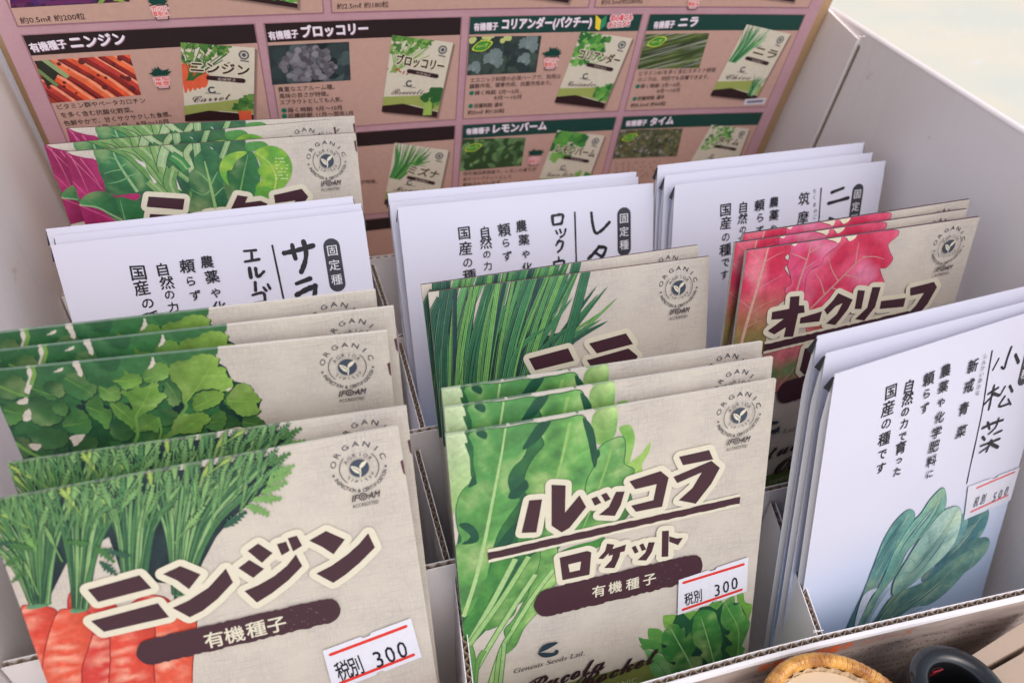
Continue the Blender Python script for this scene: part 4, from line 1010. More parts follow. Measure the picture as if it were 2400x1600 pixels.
    for x, y, an, L, c in ((1850, 60, 20, 5.5, 0), (1870, 130, 14, 5.6, 1), (1840, 190, 18, 6, 1), (1800, 250, 12, 6.2, 1), (1740, 300, -8, 6.4, 1), (1690, 340, -32, 5.6, 1), (1720, 330, -48, 5.2, 1), (1545, 490, 28, 6.2, 2), (1790, 280, -22, 4.6, 1),
                           (110, 600, 165, 4, 2), (150, 690, 200, 4, 0), (180, 780, 215, 4, 0), (700, 640, 330, 6, 2), (660, 620, 300, 5.5, 0), (620, 600, 160, 5, 0), (690, 720, 300, 5, 2), (250, 650, 100, 5, 1), (240, 640, 150, 5, 0)):
        feather(a, a.at('c7', [(x, y)])[0], R(an), L, (S(72, 120, 66), S(120, 166, 92), S(50, 92, 72))[c], x, .25, 6)
    b = Art(P, .06, .0004)
    for i in range(26):                          # foot picture: another bunch, low on the right
        x, y = rnd.uniform(66, 82), rnd.uniform(106, 116)
        feather(b, (x, y), R(rnd.uniform(50, 130)), rnd.uniform(4, 7), mix(S(50, 104, 62), S(96, 150, 80), rnd.random()), i, .26)
    b.build('corner_picture', M['print'], parent)
    notches(a); return pic(a, parent, True)
def art_parsley(P, parent):
    a = Art(P, .06, .0007); rnd = random.Random(5); z = 'c4'
    sil = [(-140, 1010), (600, 905), (1290, 842), (1285, 905), (1480, 862), (1510, 930), (1560, 960), (1600, 1050), (1720, 1080), (1795, 1200), (1780, 1280), (1690, 1300), (1835, 1370), (1780, 1480), (1500, 1620), (500, 1760), (0, 1760), (-140, 1300)]
    a.poly(a.at(z, sil), mottled(S(38, 72, 56), .3, .2, 1., S(28, 48, 52), .2), 3)
    a.poly(a.at(z, [(-140, 1010), (600, 905), (1288, 842), (1275, 930), (1100, 960), (900, 990), (700, 1050), (400, 1080), (-140, 1200)]), mottled(S(66, 118, 70), .25, .3, 4., S(46, 92, 62), .2), 3)
    dk, md, lt, yl = S(34, 78, 54), S(62, 120, 66), S(116, 164, 70), S(150, 186, 80)
    def lc(t): return mix(dk, md, t / .4) if t < .4 else mix(md, lt, (t - .4) / .35) if t < .75 else mix(lt, yl, (t - .75) / .25)
    for i in range(34):                          # half-hidden leaves underneath
        x = rnd.uniform(-120, 1400); y = rnd.uniform(960 - (x + 140) * .1, 1640); c = lc(clamp(rnd.uniform(0, .2) + x / 7000))
        lobed(a, a.at(z, [(x, y)])[0], rnd.uniform(4, 7), R(rnd.uniform(20, 160)), mottled(c, .3, .25, i), i, 3)
    LV = [([(-60, 1120), (0, 1040), (130, 1020), (180, 1080), (170, 1150), (60, 1180)], .22), ([(20, 1250), (80, 1205), (170, 1218), (182, 1262), (130, 1335), (55, 1355)], .45), ([(205, 1100), (280, 1082), (385, 1150), (370, 1185), (270, 1150)], .38),
          ([(300, 1100), (340, 1050), (430, 1070), (445, 1140), (400, 1165)], .15), ([(188, 1190), (262, 1140), (330, 1185), (390, 1190), (450, 1215), (475, 1270), (400, 1340), (300, 1362), (225, 1330), (180, 1250)], .18), ([(360, 1200), (420, 1180), (470, 1230), (450, 1290), (380, 1270)], .3),
          ([(440, 1030), (560, 990), (610, 1060), (665, 1085), (650, 1145), (580, 1185), (500, 1160), (445, 1110)], .36), ([(590, 1230), (620, 1180), (690, 1160), (722, 1240), (772, 1262), (742, 1385), (690, 1335), (630, 1295)], .5), ([(430, 1362), (470, 1290), (540, 1248), (605, 1290), (632, 1370), (580, 1425), (500, 1412)], .4),
          ([(215, 1420), (300, 1380), (430, 1390), (475, 1440), (440, 1500), (330, 1522), (240, 1482)], .26), ([(80, 1480), (150, 1440), (220, 1480), (210, 1560), (120, 1580)], .12), ([(490, 1520), (520, 1470), (600, 1428), (675, 1460), (650, 1535), (560, 1562)], .14), ([(760, 1335), (830, 1310), (925, 1390), (880, 1462), (780, 1442)], .18),
          ([(1140, 1060), (1200, 1058), (1248, 1130), (1240, 1205), (1180, 1222), (1140, 1150)], .34), ([(1100, 1242), (1180, 1250), (1232, 1282), (1180, 1352), (1110, 1352)], .22), ([(1000, 1400), (1040, 1370), (1100, 1420), (1060, 1470), (990, 1460)], .26), ([(760, 1200), (850, 1205), (925, 1270), (952, 1335), (942, 1402), (880, 1352), (800, 1290)], .66),
          ([(680, 1090), (740, 1102), (805, 1088), (832, 1140), (820, 1182), (760, 1192), (700, 1172)], .6), ([(780, 1052), (850, 1022), (860, 972), (892, 1000), (962, 1010), (978, 1060), (930, 1092), (860, 1112), (830, 1080)], .72), ([(988, 1042), (1000, 978), (1060, 928), (1140, 934), (1168, 980), (1150, 1032), (1080, 1056), (1020, 1066)], .66),
          ([(930, 1300), (900, 1200), (832, 1122), (900, 1122), (940, 1080), (982, 1100), (1060, 1064), (1092, 1072), (1092, 1122), (1152, 1152), (1100, 1202), (1062, 1242), (1000, 1272)], .74), ([(920, 1400), (960, 1300), (1010, 1280), (1082, 1302), (1092, 1405), (1040, 1392), (980, 1400)], .6),
          ([(1540, 1290), (1620, 1300), (1662, 1352), (1600, 1372), (1560, 1402), (1520, 1390)], .22), ([(1668, 1332), (1720, 1280), (1792, 1310), (1842, 1372), (1770, 1392), (1700, 1396)], .5), ([(1400, 1335), (1460, 1290), (1542, 1260), (1562, 1332), (1520, 1392), (1440, 1382)], .52),
          ([(1540, 1190), (1570, 1110), (1620, 1110), (1640, 1180), (1600, 1250)], .4), ([(1560, 1190), (1600, 1112), (1660, 1068), (1722, 1084), (1752, 1130), (1798, 1182), (1765, 1212), (1792, 1262), (1720, 1292), (1660, 1290), (1600, 1242)], .9),
          ([(1330, 1235), (1340, 1160), (1400, 1124), (1522, 1122), (1542, 1160), (1500, 1212), (1430, 1242), (1360, 1262)], .84), ([(1090, 1475), (1130, 1430), (1180, 1392), (1200, 1330), (1250, 1280), (1320, 1282), (1372, 1268), (1422, 1280), (1452, 1322), (1400, 1362), (1380, 1402), (1300, 1412), (1200, 1422)], .8),
          ([(1268, 1215), (1245, 1110), (1182, 1040), (1168, 962), (1215, 920), (1290, 910), (1350, 875), (1440, 868), (1508, 900), (1500, 950), (1552, 962), (1560, 1010), (1602, 1052), (1590, 1112), (1530, 1122), (1480, 1105), (1390, 1112), (1330, 1142), (1292, 1190)], .9)]
    for i, (out, t) in enumerate(LV):
        Q = toothed(spline(a.at(z, out), 8), .20, 6 + len(out), i); c = lc(t); m_ = sum(Q) / len(Q); b = Q[0]; r = max(np.linalg.norm(q - m_) for q in Q)
        a.poly([m_ + (q - m_) * (1 + .16 / r) + (.1, .2) for q in Q], S(28, 56, 48))
        a.poly(Q, shade_leaf(tuple(b), tuple(m_ * 2 - b), mix(c, dk, .35), mix(c, yl, .12), 0, .2, i, .20), 2.)
        if t > .3:
            e = m_ * 1.7 - b * .7; a.ribbon(spline([b, (b + e) / 2 + (.3, .2), e], 5, False), .3, mix(c, yl, .4), lambda f: 1 - .75 * f)
    for L, w in (([(1268, 1180), (1285, 1230), (1240, 1290)], .7), ([(1090, 1300), (1112, 1400), (1090, 1480), (1140, 1450), (1330, 1350)], .6), ([(935, 1290), (950, 1420), (920, 1490)], .7), ([(-20, 1080), (120, 1140), (200, 1160)], .5), ([(100, 1470), (200, 1540), (290, 1580)], .8)):
        a.ribbon(spline(a.at(z, L), 5, False), w, S(112, 160, 80))
    pap = S(214, 203, 190)
    for g in ([(190, 965), (238, 958), (232, 1050), (200, 1140), (172, 1115), (196, 1040)], [(500, 935), (545, 925), (570, 1010), (545, 1015), (525, 970)], [(1052, 885), (1068, 935), (1022, 972), (1040, 930)], [(370, 992), (430, 960), (425, 982)], [(120, 1195), (185, 1165), (190, 1205), (140, 1212)], [(165, 1275), (205, 1245), (213, 1315), (165, 1325)],
              [(485, 1435), (585, 1420), (555, 1470), (515, 1500), (500, 1470)], [(205, 1485), (285, 1490), (255, 1530), (215, 1512)], [(1562, 1105), (1600, 1098), (1570, 1122)]):
        a.poly(toothed(spline(a.at(z, g), 5), .14, 7, 3), pap)
    a.ribbon(a.at(z, [(225, 960), (240, 1000), (215, 1080)]), .9, S(120, 160, 80)); notches(a)
    return pic(a, parent, True)
def art_mixed(P, parent):
    a = Art(P, .06, .0018); z = 'mz'; pk = S(176, 46, 106)
    a.poly(a.at(z, [(400, 285), (1480, 205), (1500, 330), (1580, 480), (1600, 640), (1350, 760), (600, 830), (480, 590), (430, 430)]), mottled(S(44, 92, 66), .35, .2, 2., S(70, 120, 74), .2), 3)
    leaf(a, z, [(185, 290), (240, 312), (330, 335), (412, 352), (435, 440), (480, 530), (480, 575), (560, 605), (690, 590), (730, 615), (640, 680), (590, 800), (230, 860), (120, 600), (120, 330)], mottled(pk, .22, .2, 1., S(146, 30, 84), .14))
    for L in ([(200, 300), (330, 430), (470, 570)], [(150, 420), (260, 520), (380, 640)], [(210, 640), (400, 720), (560, 790)], [(300, 340), (400, 470), (450, 560)], [(230, 320), (300, 450), (360, 590)]): a.ribbon(spline(a.at(z, L), 5, False), .45, S(200, 92, 136), lambda f: 1 - .7 * f)
    leaf(a, z, [(160, 610), (235, 538), (268, 555), (280, 600), (300, 655), (220, 640)], mottled(S(58, 124, 72), .25, .3, 3.))
    leaf(a, z, [(300, 665), (345, 600), (440, 573), (540, 610), (620, 700), (640, 800), (560, 790), (450, 710)], shade_leaf(*a.at(z, [(300, 660), (600, 760)]), S(72, 146, 84), S(40, 98, 60), 0, .25, 2), None)
    a.ribbon(spline(a.at(z, [(160, 630), (300, 672), (420, 690), (520, 740), (600, 780)]), 5, False), .5, S(150, 178, 132))
    leaf(a, z, [(560, 620), (680, 640), (740, 700), (760, 780), (640, 800), (590, 740)], mottled(S(50, 112, 64), .25, .3, 6.), [(585, 640), (620, 780)], S(120, 160, 120), .4)
    leaf(a, z, [(392, 285), (480, 262), (600, 262), (670, 330), (700, 350), (760, 420), (800, 470), (815, 520), (850, 530), (800, 560), (740, 575), (700, 590), (600, 572), (490, 562), (470, 500), (490, 470), (440, 420), (430, 370)],
         shade_leaf(*a.at(z, [(710, 580), (480, 280)]), S(44, 108, 64), S(72, 140, 88), 0, .2, 4), [(530, 275), (560, 350), (620, 450), (710, 580)], S(150, 186, 132), 1.0)
    for L in ([(560, 350), (500, 330), (440, 330)], [(600, 420), (530, 430), (470, 450)], [(640, 480), (560, 510), (490, 520)], [(590, 400), (640, 370), (670, 350)], [(640, 470), (720, 440), (760, 430)]): a.ribbon(spline(a.at(z, L), 4, False), .45, S(120, 168, 112), lambda f: 1 - .7 * f)
    for L, w, c in (([(470, 225), (640, 300), (790, 440), (940, 600)], 3.4, S(104, 150, 84)), ([(600, 240), (740, 300), (860, 460), (930, 590)], 3.6, S(132, 172, 104)), ([(700, 235), (850, 380), (990, 590)], 4, S(118, 160, 92)), ([(830, 230), (860, 330), (900, 430)], 3, S(130, 168, 100)), ([(920, 240), (890, 330), (880, 400)], 2.6, S(164, 190, 142)),
                    ([(880, 210), (980, 290), (1070, 350), (1100, 440)], 1.9, S(170, 194, 146)), ([(1110, 235), (1060, 300), (1080, 360)], 1.8, S(158, 184, 130)), ([(950, 400), (1000, 440), (1080, 500)], 1.6, S(120, 160, 96)), ([(960, 420), (940, 520), (990, 620)], 3.6, S(110, 154, 88)), ([(790, 500), (860, 560), (900, 600)], 3, S(122, 162, 96)), ([(950, 320), (1010, 360), (1060, 420)], 3, S(66, 142, 74)),
                    ([(1130, 225), (1140, 300), (1150, 370)], 2.2, S(148, 178, 128)), ([(1110, 580), (1100, 640), (1085, 720)], 2.4, S(106, 146, 84)), ([(1360, 210), (1330, 290), (1310, 340)], 1.6, S(140, 176, 120))):
        q = spline(a.at(z, L), 6, False); a.ribbon(q, w + .5, S(44, 92, 60)); a.ribbon(q, w, mottled(c, .15, .4, w)); a.ribbon([p + np.array((.25, 0)) for p in q], w * .22, mix(c, S(190, 208, 160), .5))
    for g in ([(690, 345), (760, 370), (775, 410), (720, 375)], [(785, 440), (850, 510), (830, 520)], [(985, 480), (1010, 540), (1020, 570), (1000, 560)], [(1228, 255), (1250, 270), (1250, 292)], [(1088, 190), (1110, 215), (1100, 225)]): a.poly(a.at(z, g), S(220, 210, 205))
    leaf(a, z, [(1115, 340), (1150, 300), (1200, 250), (1295, 315), (1275, 345), (1285, 390), (1275, 425), (1320, 480), (1370, 560), (1330, 700), (1140, 760), (1075, 700), (1100, 600), (1080, 520), (1080, 450), (1120, 400)],
         shade_leaf(*a.at(z, [(1270, 690), (1200, 290)]), S(44, 104, 64), S(64, 128, 78), 0, .15, 6), [(1190, 360), (1225, 500), (1270, 700)], S(150, 186, 116), 1.1)
    for L in ([(1240, 560), (1180, 600), (1090, 560)], [(1225, 510), (1160, 450), (1120, 430)], [(1235, 530), (1270, 460), (1290, 430)], [(1250, 620), (1310, 560), (1340, 540)]): a.ribbon(spline(a.at(z, L), 4, False), .5, S(126, 172, 108), lambda f: 1 - .7 * f)
    leaf(a, z, [(1480, 240), (1520, 222), (1600, 218), (1645, 245), (1620, 270), (1560, 282), (1500, 292)], mottled(S(84, 148, 74), .2, .3, 2.))
    leaf(a, z, [(1350, 330), (1400, 300), (1490, 285), (1540, 300), (1570, 360), (1590, 440), (1580, 560), (1560, 650), (1400, 680), (1330, 560), (1330, 440)], shade_leaf(*a.at(z, [(1450, 600), (1470, 300)]), S(50, 112, 62), S(58, 122, 70), 0, .2, 8), [(1500, 310), (1470, 450), (1440, 600)], S(110, 160, 90), .7)
    leaf(a, z, [(1295, 430), (1310, 360), (1350, 315), (1430, 290), (1495, 292), (1470, 320), (1410, 360), (1385, 420), (1350, 430), (1355, 500), (1370, 540), (1330, 500)], mottled(S(158, 196, 76), .25, .5, 2., S(106, 168, 66), .3))
    leaf(a, z, [(1545, 300), (1600, 258), (1680, 250), (1760, 285), (1812, 370), (1810, 460), (1770, 530), (1720, 560), (1640, 590), (1570, 590), (1555, 540), (1600, 490), (1570, 430), (1590, 390), (1570, 340)], mottled(S(150, 192, 70), .22, .5, 5., S(98, 164, 62), .25), [(1560, 300), (1660, 380), (1700, 480), (1690, 560)], S(190, 208, 110), .6)
    rnd = random.Random(3)
    for x in range(1700, 1790, 20):
        for y in range(340, 500, 24):
            if rnd.random() < .75: a.disc(a.at(z, [(x + rnd.uniform(-5, 5), y)])[0], rnd.uniform(.3, .6), S(196, 216, 150), 7, .25)
    leaf(a, z, [(1560, 560), (1640, 540), (1680, 600), (1640, 660), (1560, 640)], mottled(S(96, 160, 62), .3, .4, 2.)); notches(a, 'R', 2.5)
    return pic(a, parent)
def art_chives(P, parent):
    a = Art(P, .06, .00042); rnd = random.Random(21); z = 'c5'
    pal = [S(72, 138, 92), S(56, 116, 82), S(96, 160, 96), S(48, 96, 78), S(118, 176, 96), S(44, 74, 76), S(84, 150, 98), S(38, 50, 60)]
    def blade(b, m_, t, w, c, tip):
        L = spline(a.at(z, [b, m_, t]), 9, False); tp = (lambda f: 1.0 - .25 * f) if not tip else (lambda f: (1 - f ** 3) * .97 + .03)
        a.ribbon(L, w + .34, S(26, 44, 44), tp); a.ribbon(L, w, mottled(c, .2, .35, rnd.random() * 9), tp)
        if w > 1.0:
            for o_ in (-.22, .14): a.ribbon([p + np.array((w * o_, 0)) for p in L], .15, mix(c, (0, .01, .01), .6), tp)
            a.ribbon([p - np.array((w * .36, 0)) for p in L], .2, mix(c, (.3, .45, .2), .3), tp)
    B = []
    for i in range(104):
        f = rnd.random(); xb = 620 + 640 * f; xt = 640 + 1010 * f ** 1.12 + rnd.uniform(-45, 45)
        if abs(xt - 975) < 40 or abs(xt - 835) < 30 or abs(xt - 655) < 30: xt += 75
        yt = 455 - (xt - 600) * .122 - 40; B.append(((xb + rnd.uniform(-30, 30), 1500), ((xb + xt) / 2 - 40 * f + rnd.uniform(-35, 35), 860), (xt, yt), rnd.uniform(.8, 2.1), rnd.choice(pal if rnd.random() < .5 else pal[:5]), False))
    for x, y in ((1760, 400), (1835, 402), (1900, 482), (1790, 628), (1835, 640), (1770, 590), (1640, 640), (1570, 340), (1490, 560), (1400, 690), (980, 560), (1770, 455), (1590, 480)):
        xb = 1000 + (x - 1000) * .25; B.append(((xb, 1500), ((xb + x) / 2 - 60, 900), (x, y), rnd.uniform(1.5, 2.6), rnd.choice(pal[:5]), True))
    for x0, x1, w in ((1620, 1690, 3.6), (1100, 1290, 3.0), (900, 960, 2.6), (720, 735, 3.4), (1010, 1120, 2.8), (850, 860, 2.8)): B.append(((900 + (x0 - 900) * .5, 1500), (x0 - 90, 850), (x1, 300 + (1700 - x1) * .13 - 20), w, rnd.choice(pal[:3]), False))
    rnd.shuffle(B)
    a.poly(a.at(z, [(640, 1500), (660, 1000), (760, 1040), (900, 1000), (980, 960), (1060, 760), (1200, 560), (1330, 470), (1400, 560), (1350, 760), (1500, 720), (1580, 700), (1560, 800), (1400, 1100), (1200, 1500)]), mottled(S(34, 72, 58), .3, .3, 1.), 3)
    for b in B: blade(*b)
    blade((650, 1500), (600, 760), (680, 480), 2.6, pal[3], False); notches(a, 'L', 8.)
    return pic(a, parent)
def art_rocket(P, parent):
    a = Art(P, .06, .0015); z = 'rz'
    d0, g1, g2, lt, pale = S(42, 92, 66), S(84, 152, 68), S(60, 128, 60), S(136, 184, 84), S(184, 210, 148)
    a.poly(a.at(z, [(95, 448), (640, 372), (700, 470), (700, 590), (640, 760), (600, 860), (540, 960), (450, 1060), (380, 1130), (330, 1250), (230, 1310), (150, 1390), (110, 1400), (85, 1250), (75, 960), (120, 690)]), mottled(d0, .3, .2, 1., S(58, 116, 66), .2), 3)
    leaf(a, z, [(10, 455), (60, 450), (108, 445), (125, 490), (112, 495), (135, 560), (140, 640), (165, 665), (135, 690), (95, 735), (65, 800), (50, 860), (30, 800)], shade_leaf(*a.at(z, [(60, 820), (60, 450)]), S(140, 186, 96), S(206, 222, 178), 0, .1, 3, .15))
    leaf(a, z, [(700, 350), (792, 332), (795, 420), (780, 470), (745, 500), (700, 490), (680, 420)], shade_leaf(*a.at(z, [(730, 500), (750, 340)]), S(120, 176, 80), S(170, 204, 128), 0, .2, 2))
    leaf(a, z, [(806, 428), (828, 412), (858, 415), (876, 470), (862, 540), (846, 590), (822, 590), (835, 540), (828, 480)], mottled(S(158, 198, 110), .12, .3, 2., S(120, 176, 82), .2))
    leaf(a, z, [(830, 605), (862, 572), (905, 540), (945, 488), (938, 535), (908, 585), (908, 618), (870, 645), (840, 640)], mottled(S(158, 196, 100), .12, .3, 5.))
    leaf(a, z, [(640, 700), (655, 640), (695, 560), (720, 510), (770, 478), (822, 466), (832, 520), (826, 585), (872, 612), (852, 655), (835, 690), (860, 740), (840, 820), (760, 870), (640, 900), (590, 850)], shade_leaf(*a.at(z, [(640, 880), (790, 490)]), S(100, 160, 84), S(112, 172, 96), 0, -.16, 7, .42), [(640, 880), (690, 760), (740, 620), (770, 520)], S(140, 184, 100), .8, (S(44, 100, 62), .5))
    leaf(a, z, [(470, 402), (560, 384), (640, 370), (665, 425), (700, 560), (665, 640), (650, 690), (650, 745), (615, 830), (560, 905), (470, 960), (395, 970), (350, 930), (370, 830), (405, 760), (380, 700), (388, 625), (425, 555), (470, 500), (455, 450)],
         shade_leaf(*a.at(z, [(440, 950), (570, 390)]), S(86, 148, 76), S(112, 174, 90), 0, .2, 4, .42), [(400, 960), (470, 820), (530, 640), (585, 400)], S(150, 192, 110), .9, (S(40, 92, 60), .6))
    leaf(a, z, [(138, 446), (300, 424), (432, 402), (440, 450), (400, 500), (372, 560), (330, 600), (305, 660), (325, 725), (360, 745), (310, 820), (265, 890), (235, 980), (215, 1080), (170, 1200), (115, 1270), (85, 1180), (78, 1080), (74, 960), (100, 930), (82, 870), (75, 790), (95, 720), (130, 680), (165, 655), (152, 590), (152, 510)],
         shade_leaf(*a.at(z, [(110, 1260), (290, 430)]), S(104, 168, 84), S(92, 158, 86), 0, .18, 9, .42), [(296, 425), (275, 560), (240, 740), (205, 920), (160, 1110), (108, 1270)], S(176, 208, 140), 1.25, (S(44, 100, 60), .5))
    for g in ([(165, 442), (200, 436), (215, 455), (205, 475), (170, 460)], [(445, 405), (500, 396), (460, 460), (430, 490), (385, 520), (372, 512), (410, 450)], [(385, 655), (400, 690), (370, 720), (345, 742), (308, 738), (320, 705), (350, 690)], [(128, 690), (150, 640), (168, 670), (150, 684)],
              [(85, 860), (130, 850), (172, 890), (170, 935), (95, 945), (140, 910)], [(310, 880), (350, 850), (330, 930), (270, 980), (250, 960)], [(640, 378), (690, 430), (708, 560), (690, 600), (665, 480)], [(700, 570), (720, 545), (712, 520), (690, 560)]): a.poly(spline(a.at(z, g), 3), mottled(S(34, 84, 62), .2, .3, 4.))
    leaf(a, z, [(690, 930), (740, 912), (720, 955), (640, 985), (560, 1010), (540, 980), (610, 950)], mottled(S(74, 140, 66), .2, .3, 2.))
    leaf(a, z, [(450, 985), (520, 950), (530, 1040), (528, 1110), (492, 1150), (450, 1235), (402, 1290), (372, 1330), (340, 1400), (285, 1440), (262, 1430), (300, 1380), (290, 1330), (330, 1285), (380, 1200), (420, 1110)], shade_leaf(*a.at(z, [(280, 1430), (510, 970)]), S(110, 168, 84), S(126, 182, 98), 0, .2, 2, .4), None, None, .5, (S(52, 108, 62), .4))
    leaf(a, z, [(400, 1010), (450, 980), (438, 1060), (405, 1120), (392, 1185), (350, 1215), (330, 1262), (270, 1305), (205, 1330), (212, 1290), (262, 1215), (330, 1130)], shade_leaf(*a.at(z, [(220, 1320), (420, 1000)]), S(94, 154, 78), S(112, 170, 90), 0, -.2, 5, .4), None, None, .5, (S(48, 104, 60), .4))
    leaf(a, z, [(250, 1000), (330, 990), (310, 1080), (240, 1160), (200, 1250), (150, 1330), (105, 1400), (95, 1320), (150, 1230), (205, 1110)], mottled(S(56, 120, 62), .25, .3, 7., S(84, 148, 70), .2))
    for L, w, c in (([(340, 1010), (240, 1200), (112, 1420)], 1.5, S(170, 204, 136)), ([(400, 1000), (280, 1190), (130, 1400), (112, 1430)], 1.4, S(160, 198, 124)), ([(430, 1080), (330, 1230), (230, 1390), (130, 1568), (90, 1660)], 1.3, S(170, 204, 134)), ([(510, 1060), (420, 1180), (310, 1360), (260, 1470), (190, 1700)], 1.3, S(172, 206, 136)),
                    ([(330, 1330), (270, 1440), (240, 1700)], 1.1, S(150, 190, 116)), ([(200, 1420), (165, 1500), (150, 1700)], 1.2, S(120, 170, 92)), ([(135, 1400), (150, 1480), (130, 1700)], 1.2, S(110, 162, 88)), ([(290, 1390), (285, 1450), (262, 1660)], 1.0, S(164, 198, 134))):
        q = spline(a.at(z, L), 7, False); a.ribbon(q, w + .5, S(74, 130, 70)); a.ribbon(q, w, c)
    main = a; a = Art(P, .06, .0015)
    # olive wedge and dark foot of the packet, then the bunch in the lower right corner
    a.poly(a.at('sb', [(-1400, 1640), (0, 1275), (250, 1160), (460, 1150), (1400, 1500), (1400, 2300), (-1400, 2300)]), mottled(S(138, 146, 76), .12, .3, 2., S(120, 132, 60), .2))
    z = 'sb'
    for out, c in (([(650, 440), (740, 412), (862, 415), (800, 560), (680, 630)], S(138, 186, 84)), ([(410, 640), (500, 630), (580, 640), (650, 705), (620, 870), (500, 850), (415, 800)], S(116, 172, 84)), ([(250, 780), (340, 800), (430, 810), (620, 870), (640, 1050), (540, 1010), (440, 965), (340, 985), (290, 930), (240, 898), (305, 912)], S(92, 154, 78)),
                   ([(980, 400), (1070, 370), (1175, 345), (1160, 450), (1110, 530), (1050, 520), (1020, 450)], S(120, 174, 74)), ([(1390, 235), (1440, 190), (1490, 210), (1600, 180), (1620, 300), (1590, 430), (1480, 330)], S(110, 168, 80)), ([(1855, 70), (1950, 50), (1975, 200), (2095, 250), (2060, 420), (2010, 525), (1900, 400), (1860, 220)], S(124, 178, 76)), ([(1700, 160), (1800, 100), (1815, 260), (1760, 250)], S(130, 180, 90))):
        leaf(a, z, out, mottled(c, .15, .3, out[0][0], mix(c, S(70, 140, 60), .5), .2))
    a.poly(a.at(z, [(620, 870), (800, 560), (860, 420), (975, 385), (1090, 500), (1150, 420), (1250, 290), (1400, 262), (1520, 330), (1640, 200), (1900, 220), (2000, 440), (2060, 560), (1900, 900), (1880, 1180), (1500, 1500), (900, 1600), (760, 1260), (640, 1050)]), mottled(S(34, 84, 54), .2, .3, 3.))
    leaf(a, z, [(345, 985), (440, 985), (540, 1030), (660, 1100), (760, 1240), (800, 1420), (960, 1600), (620, 1700), (560, 1522), (440, 1290), (400, 1110)], mottled(S(130, 180, 116), .15, .3, 2., S(100, 164, 92), .2), [(500, 1130), (640, 1300), (830, 1560)], S(70, 130, 70), .3)
    dg, mg = S(48, 116, 56), S(76, 142, 60)
    leaf(a, z, [(750, 560), (800, 555), (900, 575), (930, 640), (1000, 620), (1010, 790), (1095, 690), (1140, 850), (1180, 930), (1110, 1080), (1230, 1080), (1290, 1160), (1250, 1360), (1290, 1640), (900, 1650), (800, 1410), (770, 1260), (650, 1080), (635, 960), (690, 930), (620, 850), (640, 720), (690, 640)], shade_leaf(*a.at(z, [(1190, 1390), (770, 600)]), dg, mix(mg, S(56, 130, 62), .5), 0, -.3, 3, .4), [(770, 630), (920, 900), (1060, 1150), (1260, 1560)], S(140, 190, 120), .7)
    leaf(a, z, [(1190, 350), (1260, 340), (1340, 328), (1490, 370), (1535, 520), (1570, 600), (1612, 800), (1580, 960), (1612, 1080), (1550, 1300), (1560, 1600), (1420, 1560), (1430, 1310), (1350, 1150), (1255, 1090), (1280, 1000), (1190, 920), (1140, 850), (1120, 640), (1150, 460)], shade_leaf(*a.at(z, [(1500, 1280), (1280, 360)]), mix(dg, mg, .4), S(74, 148, 68), 0, .22, 5, .4), [(1270, 470), (1360, 760), (1440, 1050), (1560, 1500)], S(146, 194, 124), .6)
    leaf(a, z, [(1640, 200), (1740, 148), (1800, 262), (1900, 222), (1930, 330), (1990, 440), (2062, 545), (2000, 740), (1930, 915), (1975, 960), (1890, 1180), (1800, 1400), (1650, 1300), (1640, 1200), (1770, 1130), (1650, 1000), (1690, 920), (1770, 870), (1660, 750), (1720, 680), (1640, 620), (1580, 500), (1600, 350)], shade_leaf(*a.at(z, [(1800, 1180), (1720, 220)]), S(88, 156, 60), S(74, 148, 72), 0, .25, 7, .4), [(1660, 230), (1740, 380), (1830, 540), (1880, 760), (1850, 1160)], S(130, 184, 104), .5)
    for g in ([(620, 880), (700, 900), (710, 930), (660, 945)], [(640, 1070), (760, 1170), (850, 1165), (830, 1220), (770, 1190)], [(1660, 690), (1710, 655), (1735, 690), (1690, 745)], [(1670, 760), (1720, 840), (1775, 880), (1730, 915), (1660, 890)], [(1110, 1060), (1190, 960), (1290, 1020), (1240, 1050), (1140, 1080)], [(1290, 1140), (1370, 1200), (1420, 1330), (1340, 1260)], [(1650, 990), (1740, 1080), (1785, 1140), (1690, 1060)]): a.poly(spline(a.at(z, g), 3), S(26, 66, 52))
    for st, p, q, e in (('CERTIFIED ORGANIC', (-1250, 1860), (225, 1500), 5.0), ('No chemical treatment', (-760, 1950), (600, 1420 + 40), 3.2)):
        pq = a.at(z, [p, q]); a.text(st, pq[0], pq[1], e * .55, S(196, 204, 160), .012)
    a.build('corner_picture', M['print'], parent); a = main
    notches(a, 'L', 7.); return pic(a, parent, True)
